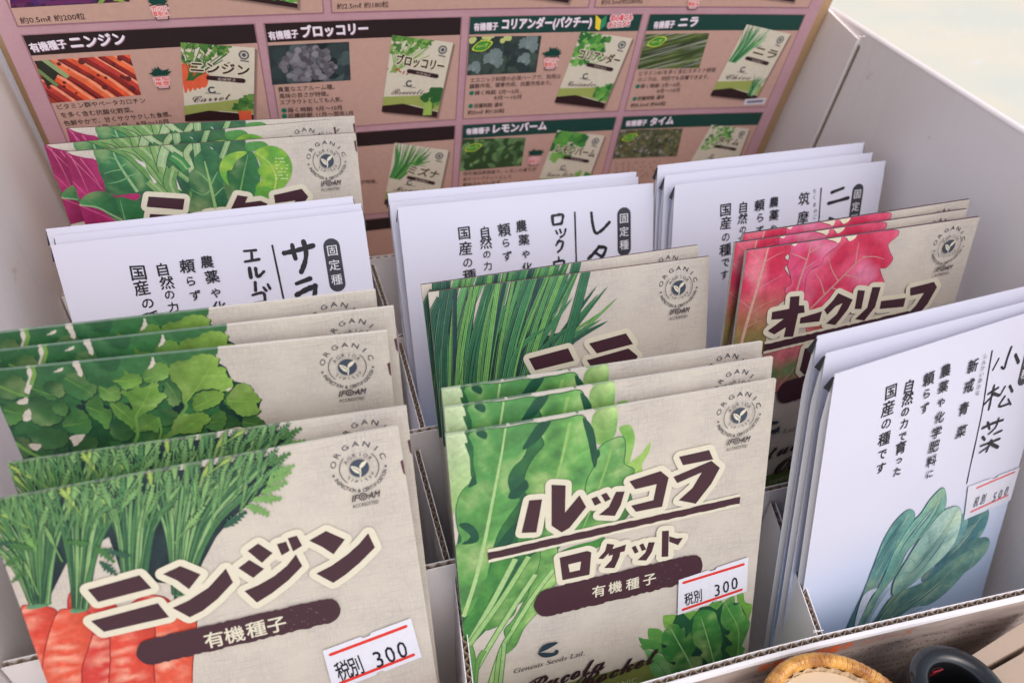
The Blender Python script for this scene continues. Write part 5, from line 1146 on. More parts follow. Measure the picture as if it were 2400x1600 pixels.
def art_oakleaf(P, parent):
    a = Art(P, .06, .0025); z = 'oz'
    pk, rd, lp, ol, gr = S(226, 84, 116), S(206, 52, 84), S(238, 146, 178), S(148, 128, 78), S(74, 104, 62)
    def red(seed, c1=pk, c2=rd, c3=lp, g0=900, g1=1000):
        def fn(u, v):
            py = v; n1 = nz2(u, v, .13, seed); n2 = nz2(u, v, .4, seed + 4)
            c = mix(c1, c2, clamp(.5 + 1.5 * n1)); c = mix(c, c3, clamp(1.6 * nz2(u, v, .1, seed + 8) - .1) * .8)
            c = mix(c, ol, clamp((py - g0) / (g1 - g0))); c = mix(c, gr, clamp((py - g1) / (g1 - g0)))
            return tuple(clamp(x * (1 + .18 * n2), 0, .9) for x in c)
        return fn
    vy = lambda y, x=300: a.at(z, [(x, y)])[0][1]
    e = (S(128, 26, 54), .35); vc = S(206, 146, 140)
    leaf(a, z, [(330, 850), (420, 800), (600, 760), (700, 800), (640, 900), (560, 960), (480, 1040), (380, 1080), (330, 1000)], mottled(S(104, 146, 90), .3, .2, 3., S(206, 112, 120), .12), [(390, 1060), (480, 960), (570, 840), (620, 780)], vc, .8, (S(30, 60, 40), .5))
    leaf(a, z, [(700, 236), (735, 262), (765, 205), (790, 246), (825, 228), (842, 180), (960, 190), (1058, 186), (1062, 215), (1010, 262), (1020, 310), (1035, 345), (1000, 390), (965, 395), (975, 440), (985, 478), (930, 512), (890, 560), (800, 640), (700, 712), (590, 760), (560, 720), (620, 640), (560, 600), (545, 520), (560, 420), (625, 385), (655, 330), (690, 290)], red(2., pk, rd, lp, vy(600, 700), vy(860, 700)), [(880, 325), (800, 400), (700, 500), (560, 640)], vc, .9, e)
    for L in ([(770, 430), (820, 440), (860, 455)], [(735, 465), (700, 400), (680, 330)], [(830, 375), (840, 300), (850, 250)], [(660, 540), (640, 470), (610, 420)], [(700, 500), (760, 530), (800, 560)], [(870, 335), (930, 330), (990, 345)]): a.ribbon(spline(a.at(z, L), 5, False), .5, vc, lambda f: 1 - .7 * f)
    leaf(a, z, [(470, 268), (500, 262), (560, 222), (640, 230), (705, 248), (740, 262), (690, 300), (655, 335), (640, 375), (590, 395), (560, 440), (548, 520), (530, 580), (470, 600), (440, 560), (450, 500), (478, 480), (470, 420), (455, 370), (470, 330), (455, 290)], red(5., S(228, 98, 140), S(214, 64, 100), S(240, 168, 198), vy(560, 500), vy(760, 500)), [(590, 235), (570, 330), (535, 430), (500, 545)], vc, .9, e)
    for L in ([(560, 345), (500, 320), (480, 310)], [(575, 310), (630, 280), (690, 262)], [(545, 400), (590, 370), (620, 350)]): a.ribbon(spline(a.at(z, L), 5, False), .45, vc, lambda f: 1 - .7 * f)
    for g in ([(480, 262), (498, 250), (512, 258), (500, 272), (488, 270)], [(672, 232), (720, 215), (752, 206), (748, 240), (735, 256), (715, 245)], [(770, 212), (800, 205), (836, 203), (830, 226), (800, 246), (785, 232)]): a.poly(spline(a.at(z, g), 3), S(236, 226, 196))
    leaf(a, z, [(210, 300), (330, 268), (455, 262), (470, 300), (440, 335), (462, 362), (440, 395), (468, 440), (476, 480), (440, 505), (448, 555), (400, 600), (350, 660), (335, 740), (320, 860), (140, 900), (150, 640), (180, 440)], red(9., pk, rd, S(240, 150, 160), vy(500, 230), vy(760, 230)), [(352, 280), (320, 400), (280, 540), (235, 690), (190, 860)], S(212, 168, 150), 1.3, e)
    for L in ([(325, 380), (280, 330), (240, 300)], [(332, 360), (380, 330), (440, 300)], [(295, 480), (230, 420), (200, 390)], [(290, 510), (360, 470), (430, 430)], [(260, 620), (200, 570), (170, 540)], [(255, 640), (330, 590), (400, 560)], [(230, 720), (280, 690), (320, 680)]): a.ribbon(spline(a.at(z, L), 5, False), .34, vc, lambda f: 1 - .7 * f)
    main = a; a = Art(P, .06, .0015)
    a.poly(a.at('c9', [(300, 330), (560, 145), (760, 70), (1500, -200), (1500, 900), (300, 900)]), mottled(S(112, 132, 70), .12, .3, 2., S(92, 116, 58), .2))
    pq = a.at('c9', [(590, 205), (1000, 60)]); a.text('TIFIED ORGANIC', pq[0], pq[1], 2.6, S(180, 190, 150), .012)
    a.build('corner_picture', M['print'], parent); a = main
    notches(a, 'L', 7.); return pic(a, parent)

CAP1 = dict(
 carrot=([('c7', [(608, 915), (965, 815), (1048, 905), (680, 1000)]), ('c7', [(630, 1130), (1090, 1007), (1168, 1103), (720, 1205)]),
          ('c7', [(1125, 808), (1245, 752), (1385, 810), (1305, 912), (1220, 850)]), ('c7', [(1190, 1040), (1300, 990), (1440, 900), (1558, 770), (1608, 865), (1500, 980), (1400, 1060), (1310, 1105)]),
          ('nz', [(443, 552), (540, 480), (670, 558), (575, 638)]), ('nz', [(525, 402), (617, 337), (745, 420), (650, 507)]), ('nz', [(780, 343), (862, 320), (893, 400), (823, 443)]), ('nz', [(875, 292), (955, 268), (1002, 358), (922, 407)]),
          ('nz', [(497, 752), (620, 700), (760, 620), (870, 530), (947, 432), (1003, 535), (880, 660), (740, 770), (607, 853)]), ('nz', [(1062, 312), (1210, 228), (1375, 302), (1275, 433), (1180, 370)]),
          ('nz', [(1123, 600), (1260, 530), (1400, 430), (1500, 340), (1578, 247), (1637, 373), (1500, 510), (1380, 610), (1273, 682)])], ()),
 rocket=([('rz', [(400, 745), (458, 740), (432, 888), (366, 890)]), ('rz', [(500, 675), (563, 678), (560, 800), (625, 722), (655, 775), (580, 868), (545, 888), (500, 858)]),
          ('c8', [(1718, 290), (1757, 273), (1787, 318), (1742, 338)]), ('c8', [(1785, 264), (1822, 248), (1852, 292), (1814, 312)]), ('c8', [(1888, 242), (1948, 240), (1920, 335), (1880, 408), (1770, 402), (1840, 345)]),
          ('c8', [(1980, 170), (2195, 100), (2250, 145), (2205, 345), (2025, 380), (1992, 338), (2145, 300), (2168, 190), (2020, 225)]),
          ('rz', [(1070, 550), (1205, 520), (1223, 562), (1088, 588)]), ('rz', [(1045, 640), (1215, 568), (1253, 600), (1215, 670), (1145, 760), (1068, 745), (1130, 690), (1172, 620), (1062, 668)]),
          ('c8', [(1500, 695), (1690, 648), (1718, 658), (1714, 705), (1560, 742), (1570, 795), (1708, 765), (1705, 812), (1520, 850)]), ('c8', [(1652, 690), (1718, 662), (1706, 808), (1638, 795)]),
          ('c8', [(1826, 598), (1876, 605), (1862, 640), (1800, 704), (1766, 702), (1812, 650)]), ('c8', [(1842, 642), (1958, 604), (1948, 650), (1836, 684)]), ('c8', [(1872, 655), (1920, 642), (1912, 690), (1878, 766), (1806, 766), (1856, 712)]),
          ('c8', [(1995, 625), (2022, 612), (2045, 655), (2018, 668)]), ('c8', [(2048, 608), (2075, 596), (2096, 638), (2066, 650)]), ('c8', [(2112, 590), (2156, 588), (2135, 655), (2096, 715), (2036, 712), (2090, 660)]),
          ('rz', [(994, 882), (1025, 880), (1022, 996), (992, 998)]), ('rz', [(1026, 905), (1060, 915), (1088, 912), (1066, 945), (1026, 930)])],
         (('rz', (216, 995), (1343, 744), 1.15),)),
 chives=([('c5', [(1288, 897), (1560, 825), (1602, 912), (1332, 978)]), ('c5', [(1180, 1250), (1640, 1120), (1690, 1210), (1230, 1340)]), ('c5', [(1703, 793), (1958, 723), (2007, 797), (1757, 862)]),
          ('c5', [(1688, 908), (1975, 827), (2040, 880), (1980, 1010), (1850, 1180), (1730, 1150), (1850, 1050), (1915, 925), (1735, 982)])], ()),
 oakleaf=([('c6', [(735, 470), (800, 465), (795, 530), (830, 530), (835, 580), (790, 585), (755, 745), (690, 748), (705, 680), (625, 730), (580, 705), (690, 622), (605, 628), (610, 575), (728, 552)]), ('c6', [(805, 615), (955, 570), (935, 640), (800, 655)]),
           ('c6', [(1065, 445), (1165, 490), (1130, 560), (1045, 665), (980, 655), (1055, 590), (1095, 515), (1050, 535), (990, 595), (968, 560), (1030, 495)]), ('c6', [(1200, 425), (1250, 428), (1225, 555), (1178, 555)]), ('c6', [(1300, 405), (1358, 403), (1320, 540), (1245, 635), (1180, 625), (1265, 545)]),
           ('c6', [(1360, 500), (1530, 478), (1515, 540), (1350, 555)]), ('c6', [(1560, 410), (1725, 368), (1745, 405), (1680, 520), (1580, 640), (1500, 630), (1600, 530), (1655, 445), (1560, 465)]),
           ('c6', [(835, 825), (895, 815), (885, 905), (980, 850), (1000, 900), (900, 985), (830, 1008), (800, 975)]), ('c6', [(1090, 760), (1220, 720), (1225, 760), (1090, 800)]), ('c6', [(1080, 850), (1260, 800), (1230, 900), (1120, 960), (1090, 930), (1170, 860), (1080, 890)])],
          (('c6', (555, 822), (1550, 590), 1.3),)),
 mixed=([('mz', [(790, 610), (1048, 627), (1036, 706), (776, 684)]), ('mz', [(800, 735), (1020, 745), (1010, 810), (790, 800)]), ('mz', [(770, 850), (1040, 860), (1030, 930), (760, 920)]),
         ('mz', [(1425, 600), (1500, 612), (1480, 655), (1590, 640), (1640, 662), (1590, 780), (1500, 900), (1420, 880), (1520, 760), (1550, 700), (1450, 720), (1400, 780), (1360, 740)]),
         ('mz', [(1120, 760), (1165, 750), (1200, 830), (1150, 840)]), ('mz', [(1200, 735), (1245, 725), (1280, 800), (1230, 815)]), ('mz', [(1300, 720), (1370, 720), (1340, 830), (1240, 930), (1180, 900), (1270, 810)]),
         ('mz', [(1685, 600), (1885, 555), (1932, 612), (1860, 720), (1900, 800), (1840, 840), (1800, 780), (1700, 860), (1650, 810), (1780, 720), (1840, 640), (1695, 660)])], ()),
 parsley=([('c4', [(1545, 1425), (1650, 1400), (1690, 1450), (1560, 1490)]), ('c4', [(1180, 1500), (1490, 1440), (1520, 1510), (1200, 1570)]), ('c4', [(870, 1545), (960, 1520), (990, 1600), (890, 1620)]), ('c4', [(1040, 1510), (1130, 1495), (1150, 1580), (1060, 1600)]), ('c4', [(560, 1610), (700, 1575), (700, 1650), (570, 1680)]), ('c4', [(200, 1640), (290, 1610), (300, 1700), (200, 1700)])], ()))

def beige_packet(key, kind, painter, paper_edge, banner, brandmark, price=None, notch=None):
    P = Packet(POSE[key], GW, GH, 0., 0.)
    root = empty('seed_packet', P.matrix())
    sleeve(P, root, M['linen'], M[paper_edge]); painter(P, root); seal(P, root)
    title(P, root, CAP1[kind][0], 1.7, CAP1[kind][1])
    if banner: pill(P, root, *banner(P))
    if brandmark: brandmark(P, root)
    if price: price(P, root)
    return root, P
def uvs(P, z, pts):
    x0, y0, k = ZOOM[z]; return [P.uv(x0 + p[0] * k, y0 + p[1] * k) for p in pts]
KINDS = {}
q_ = lambda z, pts: (lambda P: uvs(P, z, pts))
def bn(z, c0, c1, chars, r=4.1, size=5.4):
    def f(P):
        a, b = uvs(P, z, [c0, c1]); return a, b, r, r, uvs(P, z, chars) if chars else [], 3, '有機種子' if chars else '', size
    return f
def brand_carrot(P, root):
    a = Art(P, .53, .001); a.text('𝐺𝑒𝑛𝑒𝑠𝑖𝑠 𝑆𝑒𝑒𝑑𝑠 𝐿𝑡𝑑.', (24, 112), (47, 109), 2.6, S(60, 52, 58), .006); a.build('brand_lettering', M['lettering'], root)
def price_carrot(P, root):
    u = lambda *p: uvs(P, 'nz', p)
    price_label(P, root, u((1180, 1270), (1950, 985), (2045, 1325), (1275, 1625)), u((1250, 1303), (1905, 1058)), u((1335, 1552), (1972, 1305)), u((1358, 1440), (1470, 1400)), '300', u((1665, 1338), (1768, 1298), (1872, 1256)), 6.6, 7.6)
def brand_rocket(P, root):
    brand(P, root, 'rt', [(640, 545), (665, 490), (720, 440), (800, 412), (900, 408), (850, 450), (760, 500), (680, 535)], [(632, 550), (740, 548), (845, 548), (862, 518), (890, 508), (907, 525), (895, 560), (850, 588), (740, 612), (660, 592)], (310, 826), (1258, 578), 2.3,
          [('rt', '𝓡𝓾𝓬𝓸𝓵𝓪', (440, 1130), (1520, 760), 8.2), ('rt', '𝓡𝓸𝓬𝓴𝓮𝓽', (1110, 1070), (2230, 660), 8.2)])
def price_rocket(P, root):
    u = lambda *p: uvs(P, 'rz', p)
    price_label(P, root, u((1068, 1100), (1380, 997), (1372, 1150), (1063, 1257)), u((1090, 1112), (1357, 1030)), u((1087, 1232), (1348, 1143)), u((1113, 1183), (1154, 1170)), '300', u((1240, 1143), (1279, 1128), (1317, 1113)), 5.1, 6.4)
def brand_oak(P, root):
    brand(P, root, 'c6', [(560, 1340), (600, 1325), (660, 1330), (620, 1350)], [(540, 1380), (620, 1385), (660, 1360), (655, 1395), (600, 1410)], (330, 1465), (775, 1390), 2.3, [('c6', '𝓛𝓮𝓽𝓽𝓾𝓬𝓮', (330, 1690), (845, 1490), 7.6), ('c9', '𝓞𝓪𝓴', (620, 128), (900, 20), 9.0)])
KINDS['carrot'] = beige_packet('A1', 'carrot', art_carrot, 'cream_edge', bn('nz', (-300, 1279), (1207, 930), [(235, 1172), (412, 1130), (600, 1082), (778, 1042)], 3.7, 4.9), brand_carrot, price_carrot)
KINDS['parsley'] = beige_packet('B1', 'parsley', art_parsley, 'cream_edge', lambda P: ((30, 78), (76, 68), 3.9, 3.9, [(44, 75), (50, 73.7), (56, 72.4), (62, 71)]), None)
KINDS['mixed'] = beige_packet('C1', 'mixed', art_mixed, 'plum_edge', lambda P: ((30, 72), (76, 62), 3.9, 3.9, [(44, 69), (50, 67.7), (56, 66.4), (62, 65)]), None)
KINDS['chives'] = beige_packet('F1', 'chives', art_chives, 'plum_edge', lambda P: ((30, 76), (76, 66), 3.9, 3.9, [(44, 73), (50, 71.7), (56, 70.4), (62, 69)]), None)
KINDS['rocket'] = beige_packet('G1', 'rocket', art_rocket, 'cream_edge', bn('rz', (497, 1199), (1108, 1053), [(712, 1150), (785, 1132), (863, 1117), (938, 1097)], 4.9, 4.3), brand_rocket, price_rocket)
KINDS['oakleaf'] = beige_packet('I1', 'oakleaf', art_oakleaf, 'plum_edge', bn('c6', (725, 1120), (1500, 900), None, 4.6), brand_oak)

# ------------------------------------------------------------------ white packets
BLK = (.016, .016, .020)
def white_body(P, root):
    nu, nv = 28, 34; V = []; F = []; mi = []
    T = lambda v: .25 + 2.2 * clamp(v / 16.) ** .9
    for j in range(nv + 1):
        for i in range(nu + 1): V.append(P.xyz(P.w * i / nu, P.h * j / nv))
    nb = len(V)
    for j in range(nv + 1):
        for i in range(nu + 1): V.append((P.w * (i / nu - .5) * .001, T(P.h * j / nv) * .001, P.h * (1 - j / nv) * .001))
    g = lambda i, j: j * (nu + 1) + i
    for j in range(nv):
        for i in range(nu):
            F.append([g(i, j), g(i, j + 1), g(i + 1, j + 1), g(i + 1, j)]); mi.append(0)
            F.append([nb + g(i, j), nb + g(i + 1, j), nb + g(i + 1, j + 1), nb + g(i, j + 1)]); mi.append(0)
    nf = len(F); fr = list(V[:nb]); of = len(V); V += fr; h = lambda i, j: of + g(i, j)   # the edges get their own points, so the face shades flat to its border
    for i in range(nu):
        F.append([h(i, 0), h(i + 1, 0), nb + g(i + 1, 0), nb + g(i, 0)]); mi.append(0)
        F.append([h(i, nv), nb + g(i, nv), nb + g(i + 1, nv), h(i + 1, nv)]); mi.append(0)
    for j in range(nv):                           # pleated sides, folded inwards along the middle
        for i, s_ in ((0, 1), (nu, -1)):
            a, b, c, d = V[g(i, j)], V[nb + g(i, j)], V[nb + g(i, j + 1)], V[g(i, j + 1)]
            m0 = (a[0] + s_ * .0009 * clamp(P.h * j / nv / 16.), (a[1] + b[1]) / 2, a[2]); m1 = (d[0] + s_ * .0009 * clamp(P.h * (j + 1) / nv / 16.), (c[1] + d[1]) / 2, d[2])
            k = len(V); V += [m0, m1]
            q = [[h(i, j), k, k + 1, h(i, j + 1)], [k, nb + g(i, j), nb + g(i, j + 1), k + 1]]
            if i: q = [f[::-1] for f in q]
            F += q; mi += [1, 1]
    sm = [i < nf and f[0] < nb and f[2] < nb for i, f in enumerate(F)]
    o = mesh_obj('paper_pouch', V, F, [M['white_paper'], M['gusset_paper']], root, mi); o.data.polygons.foreach_set('use_smooth', sm)
    for s_ in (-1, 1):                            # the dark paper tucked under the corner folds
        m = MB(); x = s_ * (P.w / 2 + .12) * .001; zt = P.h * .001
        m.prism([(x, -.0001, zt - .0008), (x + s_ * .0006, .0004, zt - .0052), (x + s_ * .0006, .0024, zt - .0048), (x, .0006, zt - .001)], (-s_ * .0002, 0, 0))
        m.build('corner_flap', M['black_fold'], root)
    return o
PJ = Packet(POSE['J1'], WW, WH, .8, 2.)
COLS = [('国産の種です', (340, 538), (250, 1240), 4.7), ('自然の力で育った', (515, 480), (395, 1270), 4.1), ('頼らず', (685, 420), (648, 690), 4.3), ('農薬や化学肥料に', (835, 350), (690, 1290), 4.0)]
KZL = uvs(PJ, 'kz', [(1275, 158), (1040, 1385)])
COLUV = [(w, *uvs(PJ, 'kz', [p, q]), s) for w, p, q, s in COLS]
def stroke(a, z, pts, w, n=5):
    L = spline(a.at(z, pts), n, False) if len(pts) > 2 else [np.array(p) for p in a.at(z, [pts[0], ((pts[0][0] + pts[1][0]) / 2, (pts[0][1] + pts[1][1]) / 2), pts[1]])]
    rnd = random.Random(int(pts[0][0] * 7 + pts[0][1])); w *= 1.22; ww = [w * rnd.uniform(.80, 1.14) for _ in L]
    a.ribbon(L, ww, BLK, None, 3.)
    for p, e in ((L[0], ww[0]), (L[-1], ww[-1])): a.disc(p, e * .5, BLK, 9)
def white_packet(key, names, line, art=None):
    P = Packet(POSE[key], WW, WH, .8, 2.); root = empty('seed_packet', P.matrix()); white_body(P, root)
    rnd = random.Random(ord(key[0]))
    a = Art(P, .06, .004); c0, c1 = (80.9, 10.3), (80.9, 22.9); r = 2.65
    pts = [(c0[0] + r * math.cos(t), c0[1] - r * math.sin(t)) for t in np.linspace(0, math.pi, 13)] + [(c1[0] - r * math.cos(t), c1[1] + r * math.sin(t)) for t in np.linspace(0, math.pi, 13)]
    a.poly(pts, S(62, 62, 70))
    for ch, v in zip('固定種', (11.6, 16.5, 21.4)): a.glyph(ch, (80.9, v), (3.8, 0), (0, -3.8), (.68, .67, .7), 0)
    a.build('variety_tab', M['lettering'], root)
    a = Art(P, .06, .004)
    for w, p, q, s in COLUV:
        n = len(w)
        for i, ch in enumerate(w):
            t = i / (n - 1); c = (p[0] + (q[0] - p[0]) * t + rnd.uniform(-.25, .25), p[1] + (q[1] - p[1]) * t + rnd.uniform(-.2, .2))
            e = s * (.82 if ch in 'のでですらずやにった力' else 1.06) * rnd.uniform(.95, 1.05); an = R(rnd.uniform(-5, 3))
            a.glyph(ch, c, (e * math.cos(an), e * math.sin(an)), (e * math.sin(an), -e * math.cos(an)), BLK, .020, .035)
    a.build('handwritten_text', M['lettering'], root)
    a = Art(P, .06, .004)
    p, q = line if line else KZL
    L = [np.array(p) + (np.array(q) - np.array(p)) * t for t in np.linspace(0, 1, 22)]; a.ribbon(L, [.62 * rnd.uniform(.85, 1.15) for _ in L], BLK)
    names(a); a.build('brush_title', M['lettering'], root)
    if art: art(P, root)
    return root, P
def fontcol(a, z, items, em, bold=.014, jit=.03):
    for ch, p in items: a.glyph(ch, a.at(z, [p])[0], (em, 0), (0, -em), BLK, bold, jit)
def names_d(a):
    for p, w in (([(1632, 208), (1740, 185), (1895, 140)], 1.35), ([(1704, 132), (1716, 190), (1735, 258)], 1.15), ([(1808, 102), (1832, 200), (1822, 290), (1788, 382)], 1.3), ([(1745, 488), (1868, 442)], 1.3), ([(1748, 592), (1830, 545), (1915, 510)], 1.5), ([(1915, 505), (1912, 580), (1880, 650), (1840, 700)], 1.2),
                 ([(1262, 190), (1372, 180)], .75), ([(1330, 186), (1336, 276)], .75), ([(1272, 286), (1400, 264)], .8), ([(1312, 346), (1326, 430)], .95), ([(1368, 346), (1388, 424), (1445, 376)], .85), ([(1365, 475), (1369, 550)], .85), ([(1340, 592), (1440, 572), (1456, 650)], .75), ([(1362, 668), (1458, 650)], .8), ([(1442, 522), (1466, 550)], .7), ([(1480, 492), (1502, 532)], .7)): stroke(a, 'dz', p, w)
def names_e(a):
    for p, w in (([(1386, 499), (1389, 525), (1396, 546), (1410, 540), (1428, 521)], 1.0),): stroke(a, 'p', p, w)
    for p, w in (([(1775, 130), (1740, 175), (1702, 212)], 1.1), ([(1772, 132), (1822, 140), (1795, 205), (1735, 290)], 1.1), ([(1752, 172), (1790, 195)], .9), ([(1478, 18), (1488, 40)], .6), ([(1506, 12), (1514, 34)], .6), ([(1545, 8), (1535, 45), (1510, 64)], .65), ([(1502, 84), (1478, 122)], .65), ([(1490, 96), (1526, 95), (1516, 140), (1492, 166)], .7), ([(1496, 200), (1500, 220)], .6), ([(1464, 236), (1466, 258)], .6), ([(1464, 236), (1532, 224), (1526, 260), (1500, 300)], .7)): stroke(a, 'c5', p, w)
    for p, w in (([(1450, 1486), (1457, 1545)], .8), ([(1450, 1486), (1522, 1478), (1514, 1540)], .8), ([(1458, 1546), (1514, 1538)], .8)): stroke(a, 'c2', p, w)
def names_h(a):
    for p, w in (([(1025, 1325), (1106, 1294)], 1.15), ([(1003, 1400), (1138, 1362)], 1.15), ([(1010, 1502), (1050, 1518)], 1.1), ([(1010, 1590), (1060, 1580), (1130, 1510)], 1.1)): stroke(a, 'c3', p, w)
    fontcol(a, 'c3', [('筑', (835, 1368)), ('摩', (828, 1498))], 5.4); fontcol(a, 'c3', [('ち', (907, 1315)), ('く', (905, 1357)), ('ま', (906, 1408)), ('の', (912, 1450)), ('ご', (908, 1492))], 1.9, .0, .02)
def names_j(a):
    for p, w in (([(1335, 235), (1280, 340)], .6), ([(1450, 130), (1410, 240), (1385, 325), (1360, 312)], .8), ([(1488, 200), (1515, 268)], 1.0), ([(1235, 560), (1330, 500)], .7), ([(1292, 480), (1268, 580), (1242, 700)], .8), ([(1280, 570), (1200, 655)], .6), ([(1285, 556), (1335, 572)], 1.0), ([(1390, 492), (1345, 572)], .55), ([(1435, 486), (1458, 535)], .9), ([(1388, 582), (1335, 672), (1430, 645)], .7), ([(1420, 605), (1442, 655)], .6),
                 ([(1182, 872), (1270, 830), (1370, 796)], .8), ([(1232, 818), (1248, 880)], .7), ([(1332, 780), (1305, 860), (1240, 925)], .6), ([(1360, 892), (1290, 925)], .6), ([(1185, 952), (1202, 978)], .8), ([(1165, 1035), (1338, 968)], .75), ([(1262, 985), (1218, 1085)], .8), ([(1240, 1035), (1155, 1096)], .6), ([(1262, 1015), (1320, 1045)], 1.1)): stroke(a, 'kz', p, w)
    fontcol(a, 'kz', [('新', (1092, 300)), ('戒', (1058, 482)), ('青', (1008, 692)), ('菜', (985, 900))], 4.6, .02, .035)
    fontcol(a, 'kz', [(c, (1206 - 72 * i / 6, 205 + 340 * i / 6)) for i, c in enumerate('しんかいあおな')], 1.9, .0, .02)
def art_komatsuna(P, root):
    a = Art(P, .05, .006)
    z = 'c9'; T1, T2, T3, PL = S(84, 142, 140), S(120, 172, 160), S(72, 124, 140), S(184, 214, 200); ol = (S(48, 96, 98), .3); vc = S(152, 178, 150)
    def lf(out, b, t, c1, c2, vein, sd, s_=.2):
        leaf(a, z, out, shade_leaf(*a.at(z, [b, t]), c1, c2, 0, s_, sd, .28), vein, vc, .65, ol, 4)
        if vein:
            L = spline(a.at(z, vein), 9, False); n = len(L); rnd = random.Random(sd)
            for k in range(12):
                o = rnd.uniform(-3.4, 3.4); lo, hi = int(n * rnd.uniform(.3, .55)), int(n * rnd.uniform(.75, .97)); q = []
                for i in range(lo, max(hi, lo + 3)):
                    i = min(i, n - 1); t = L[min(i + 1, n - 1)] - L[max(i - 1, 0)]; t = t / (np.linalg.norm(t) + 1e-9); q.append(L[i] + np.array((-t[1], t[0])) * o * math.sin(math.pi * min(1, .1 + .9 * i / n)))
                a.ribbon(q, rnd.uniform(.18, .5), rnd.choice((S(150, 190, 180), S(56, 108, 118), S(60, 120, 120), S(176, 206, 190))), lambda f: math.sin(math.pi * clamp(f, .02, .98)))
    lf([(2090, 366), (2106, 420), (2060, 540), (1960, 640), (1850, 740), (1740, 800), (1760, 700), (1850, 580), (1920, 480), (1990, 410)], (1780, 780), (2095, 370), T3, T1, [(1700, 860), (1860, 660), (2060, 420)], 1)
    lf([(2102, 568), (2095, 650), (2000, 760), (1900, 820), (1780, 870), (1660, 870), (1660, 820), (1800, 720), (1900, 640), (2010, 575)], (1660, 870), (2100, 570), T3, T2, None, 2)
    lf([(1990, 650), (1985, 740), (1890, 860), (1800, 950), (1700, 1020), (1610, 1035), (1550, 1062), (1400, 1180), (1300, 1280), (1200, 1290), (1330, 1120), (1450, 960), (1680, 860), (1850, 720)], (1300, 1240), (1980, 660), S(60, 116, 112), T2, [(1260, 1260), (1480, 1080), (1700, 930), (1940, 700)], 3)
    lf([(1910, 410), (1960, 440), (1940, 520), (1880, 620), (1700, 740), (1560, 860), (1500, 880), (1620, 740), (1800, 560)], (1540, 860), (1930, 430), T3, S(110, 160, 160), None, 8)
    lf([(1545, 372), (1590, 385), (1592, 440), (1570, 520), (1500, 620), (1420, 740), (1330, 900), (1240, 1080), (1160, 1260), (1090, 1290), (1150, 1130), (1240, 940), (1310, 760), (1380, 580), (1460, 450)], (1130, 1230), (1570, 380), T3, S(118, 172, 160), [(1120, 1260), (1300, 880), (1440, 600), (1555, 400)], 4)
    lf([(1782, 218), (1806, 260), (1806, 340), (1760, 430), (1640, 550), (1540, 660), (1470, 810), (1360, 940), (1270, 1120), (1180, 1280), (1150, 1280), (1250, 1060), (1370, 850), (1450, 660), (1560, 480), (1640, 390), (1700, 300)], (1200, 1230), (1780, 225), T1, S(132, 182, 160), [(1200, 1240), (1420, 860), (1560, 600), (1720, 380), (1785, 235)], 5, -.25)
    lf([(1885, 346), (1912, 400), (1895, 520), (1850, 620), (1760, 720), (1620, 840), (1500, 930), (1440, 950), (1450, 860), (1520, 740), (1620, 580), (1720, 450), (1800, 370)], (1460, 940), (1890, 350), T2, PL, [(1300, 1160), (1460, 940), (1620, 760), (1780, 560), (1880, 370)], 6, .15)
    for L in ([(1600, 740), (1560, 700), (1530, 720)], [(1650, 690), (1700, 690), (1760, 660)], [(1700, 620), (1690, 560), (1700, 510)], [(1740, 570), (1800, 560), (1850, 520)], [(1560, 800), (1500, 800), (1470, 830)]): a.ribbon(spline(a.at(z, L), 4, False), .3, S(120, 162, 150), lambda f: 1 - .7 * f)
    for L, w in (([(1240, 1300), (1380, 1080), (1560, 860)], 1.0), ([(1280, 1300), (1430, 1100), (1650, 920)], .8), ([(1330, 1300), (1470, 1140), (1640, 1040)], .9), ([(1200, 1300), (1300, 1080), (1420, 900)], .8)): a.ribbon(spline(a.at(z, L), 6, False), w, S(134, 168, 152), lambda f: 1 - .5 * f)
    a.poly(spline(a.at(z, [(1215, 1000), (1260, 930), (1332, 905), (1290, 960), (1250, 1040), (1190, 1170), (1170, 1180)]), 3), S(214, 222, 240))
    a.build('illustration', M['print'], root)
    u = lambda *p: uvs(P, 'c9', p)
    price_label(P, root, u((1960, 210), (2330, 70), (2255, 300), (1930, 440)), u((2018, 218), (2278, 108)), u((1978, 382), (2230, 268)), u((2015, 312), (2062, 292)), '500', u((2140, 278), (2180, 258), (2222, 236)), 4.4, 5.2, .16, .42)
DL = lambda z, p, q, key: (lambda P: uvs(P, z, [p, q]))(Packet(POSE[key], WW, WH, .8, 2.))
def down(pq):                                     # the rule runs on behind what hides its foot
    p, q = pq; d = np.array(q) - np.array(p); d = d / np.linalg.norm(d); return p, tuple(np.array(p) + d * 56)
KINDS['salad'] = white_packet('D1', names_d, down(DL('dz', (1520, 132), (1630, 650), 'D1')))
KINDS['lettuce'] = white_packet('E1', names_e, down(DL('p', (1347, 496), (1351, 620), 'E1')))
KINDS['carrot_white'] = white_packet('H1', names_h, down(DL('c3', (953, 1292), (938, 1500), 'H1')))
KINDS['komatsuna'] = white_packet('J1', names_j, None, art_komatsuna)

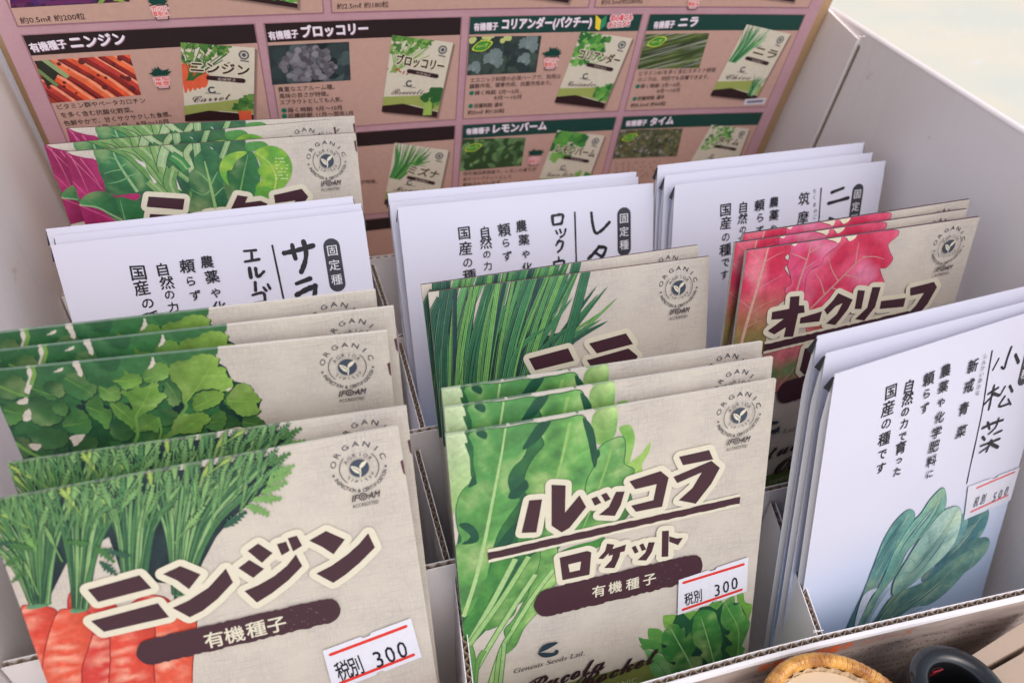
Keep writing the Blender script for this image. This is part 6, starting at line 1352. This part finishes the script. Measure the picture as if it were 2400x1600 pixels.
# labels of the front packets, then the copies behind them
GROUPS = {'carrot': 'carrot packets', 'parsley': 'leaf celery packets', 'mixed': 'mixed salad leaf packets', 'chives': 'garlic chive packets', 'rocket': 'rocket packets', 'oakleaf': 'oak leaf lettuce packets',
          'salad': 'white salad green packets', 'lettuce': 'white lettuce packets', 'carrot_white': 'white carrot packets', 'komatsuna': 'white mustard spinach packets'}
FRONT = {'carrot': 'beige carrot seed packet with orange roots and a 300 price label', 'rocket': 'beige rocket seed packet with green lobed leaves and a 300 price label',
 'parsley': 'foremost of the three beige packets painted with rounded parsley-like leaves', 'mixed': 'foremost beige packet with magenta and mixed salad leaves, below the board',
 'chives': 'front beige packet of long thin green chive blades, between the white lettuce and rocket packets', 'oakleaf': 'foremost beige packet with large pink oak-shaped lettuce leaves',
 'salad': 'white packet with thick brush writing, front of its three behind the parsley packets', 'lettuce': 'white packet with black brush writing, front of three behind the chive packets',
 'carrot_white': 'white packet with black brush writing, front of three behind the pink lettuce packets', 'komatsuna': 'white packet with blue-green spinach leaves and a faint 500 price label'}
REAR = {'A2': ('carrot', 'beige packet of feathery carrot tops directly behind the priced carrot packet'),
 'B2': ('parsley', 'middle one of the three beige packets with rounded parsley-like leaves'), 'B3': ('parsley', 'rearmost of the three parsley-like leaf packets, touching the white packets'),
 'C2': ('mixed', 'middle mixed salad leaf packet, shifted out to the left by the box wall'), 'C3': ('mixed', 'rearmost mixed salad leaf packet, leaning closest to the printed board'),
 'F2': ('chives', 'rear beige packet of chive blades, its top edge showing above the front one'),
 'G2': ('rocket', 'middle of the three rocket packets, without a price label'), 'G3': ('rocket', 'rearmost of the three rocket packets, touching the chive packet'),
 'I2': ('oakleaf', 'middle pink lettuce leaf packet, standing out to the left of the front one'), 'I3': ('oakleaf', 'rearmost pink lettuce leaf packet with a dark top edge'),
 'D2': ('salad', 'middle blank-topped white packet just behind the thick-brush white packet on the left'), 'D3': ('salad', 'rearmost white packet of the left three, in front of the mixed leaf packets'),
 'E2': ('lettuce', 'middle white packet of the centre three, only its top strip showing'), 'E3': ('lettuce', 'rearmost white packet of the centre three, in front of the board'),
 'H2': ('carrot_white', 'middle white packet of the three nearest the board on the right'), 'H3': ('carrot_white', 'rearmost and topmost white packet on the right, below the printed board'),
 'J2': ('komatsuna', 'middle plain white packet directly behind the spinach leaf packet'), 'J3': ('komatsuna', 'rearmost white packet behind the spinach leaf packet, overlapping the pink lettuce')}
def copy_tree(o, parent=None, skip=('price_label',)):
    c = o.copy(); COL.objects.link(c)
    if parent: c.parent = parent
    for ch in list(o.children):
        if not ch.name.startswith(skip): copy_tree(ch, c, skip)
    return c
for k, (root, P) in KINDS.items(): tag(root, FRONT[k], 'seed packet', GROUPS[k])
for key, (k, lab) in REAR.items():
    src, P = KINDS[k]; c = copy_tree(src); c.matrix_world = P.matrix(POSE[key]); c['label'] = lab
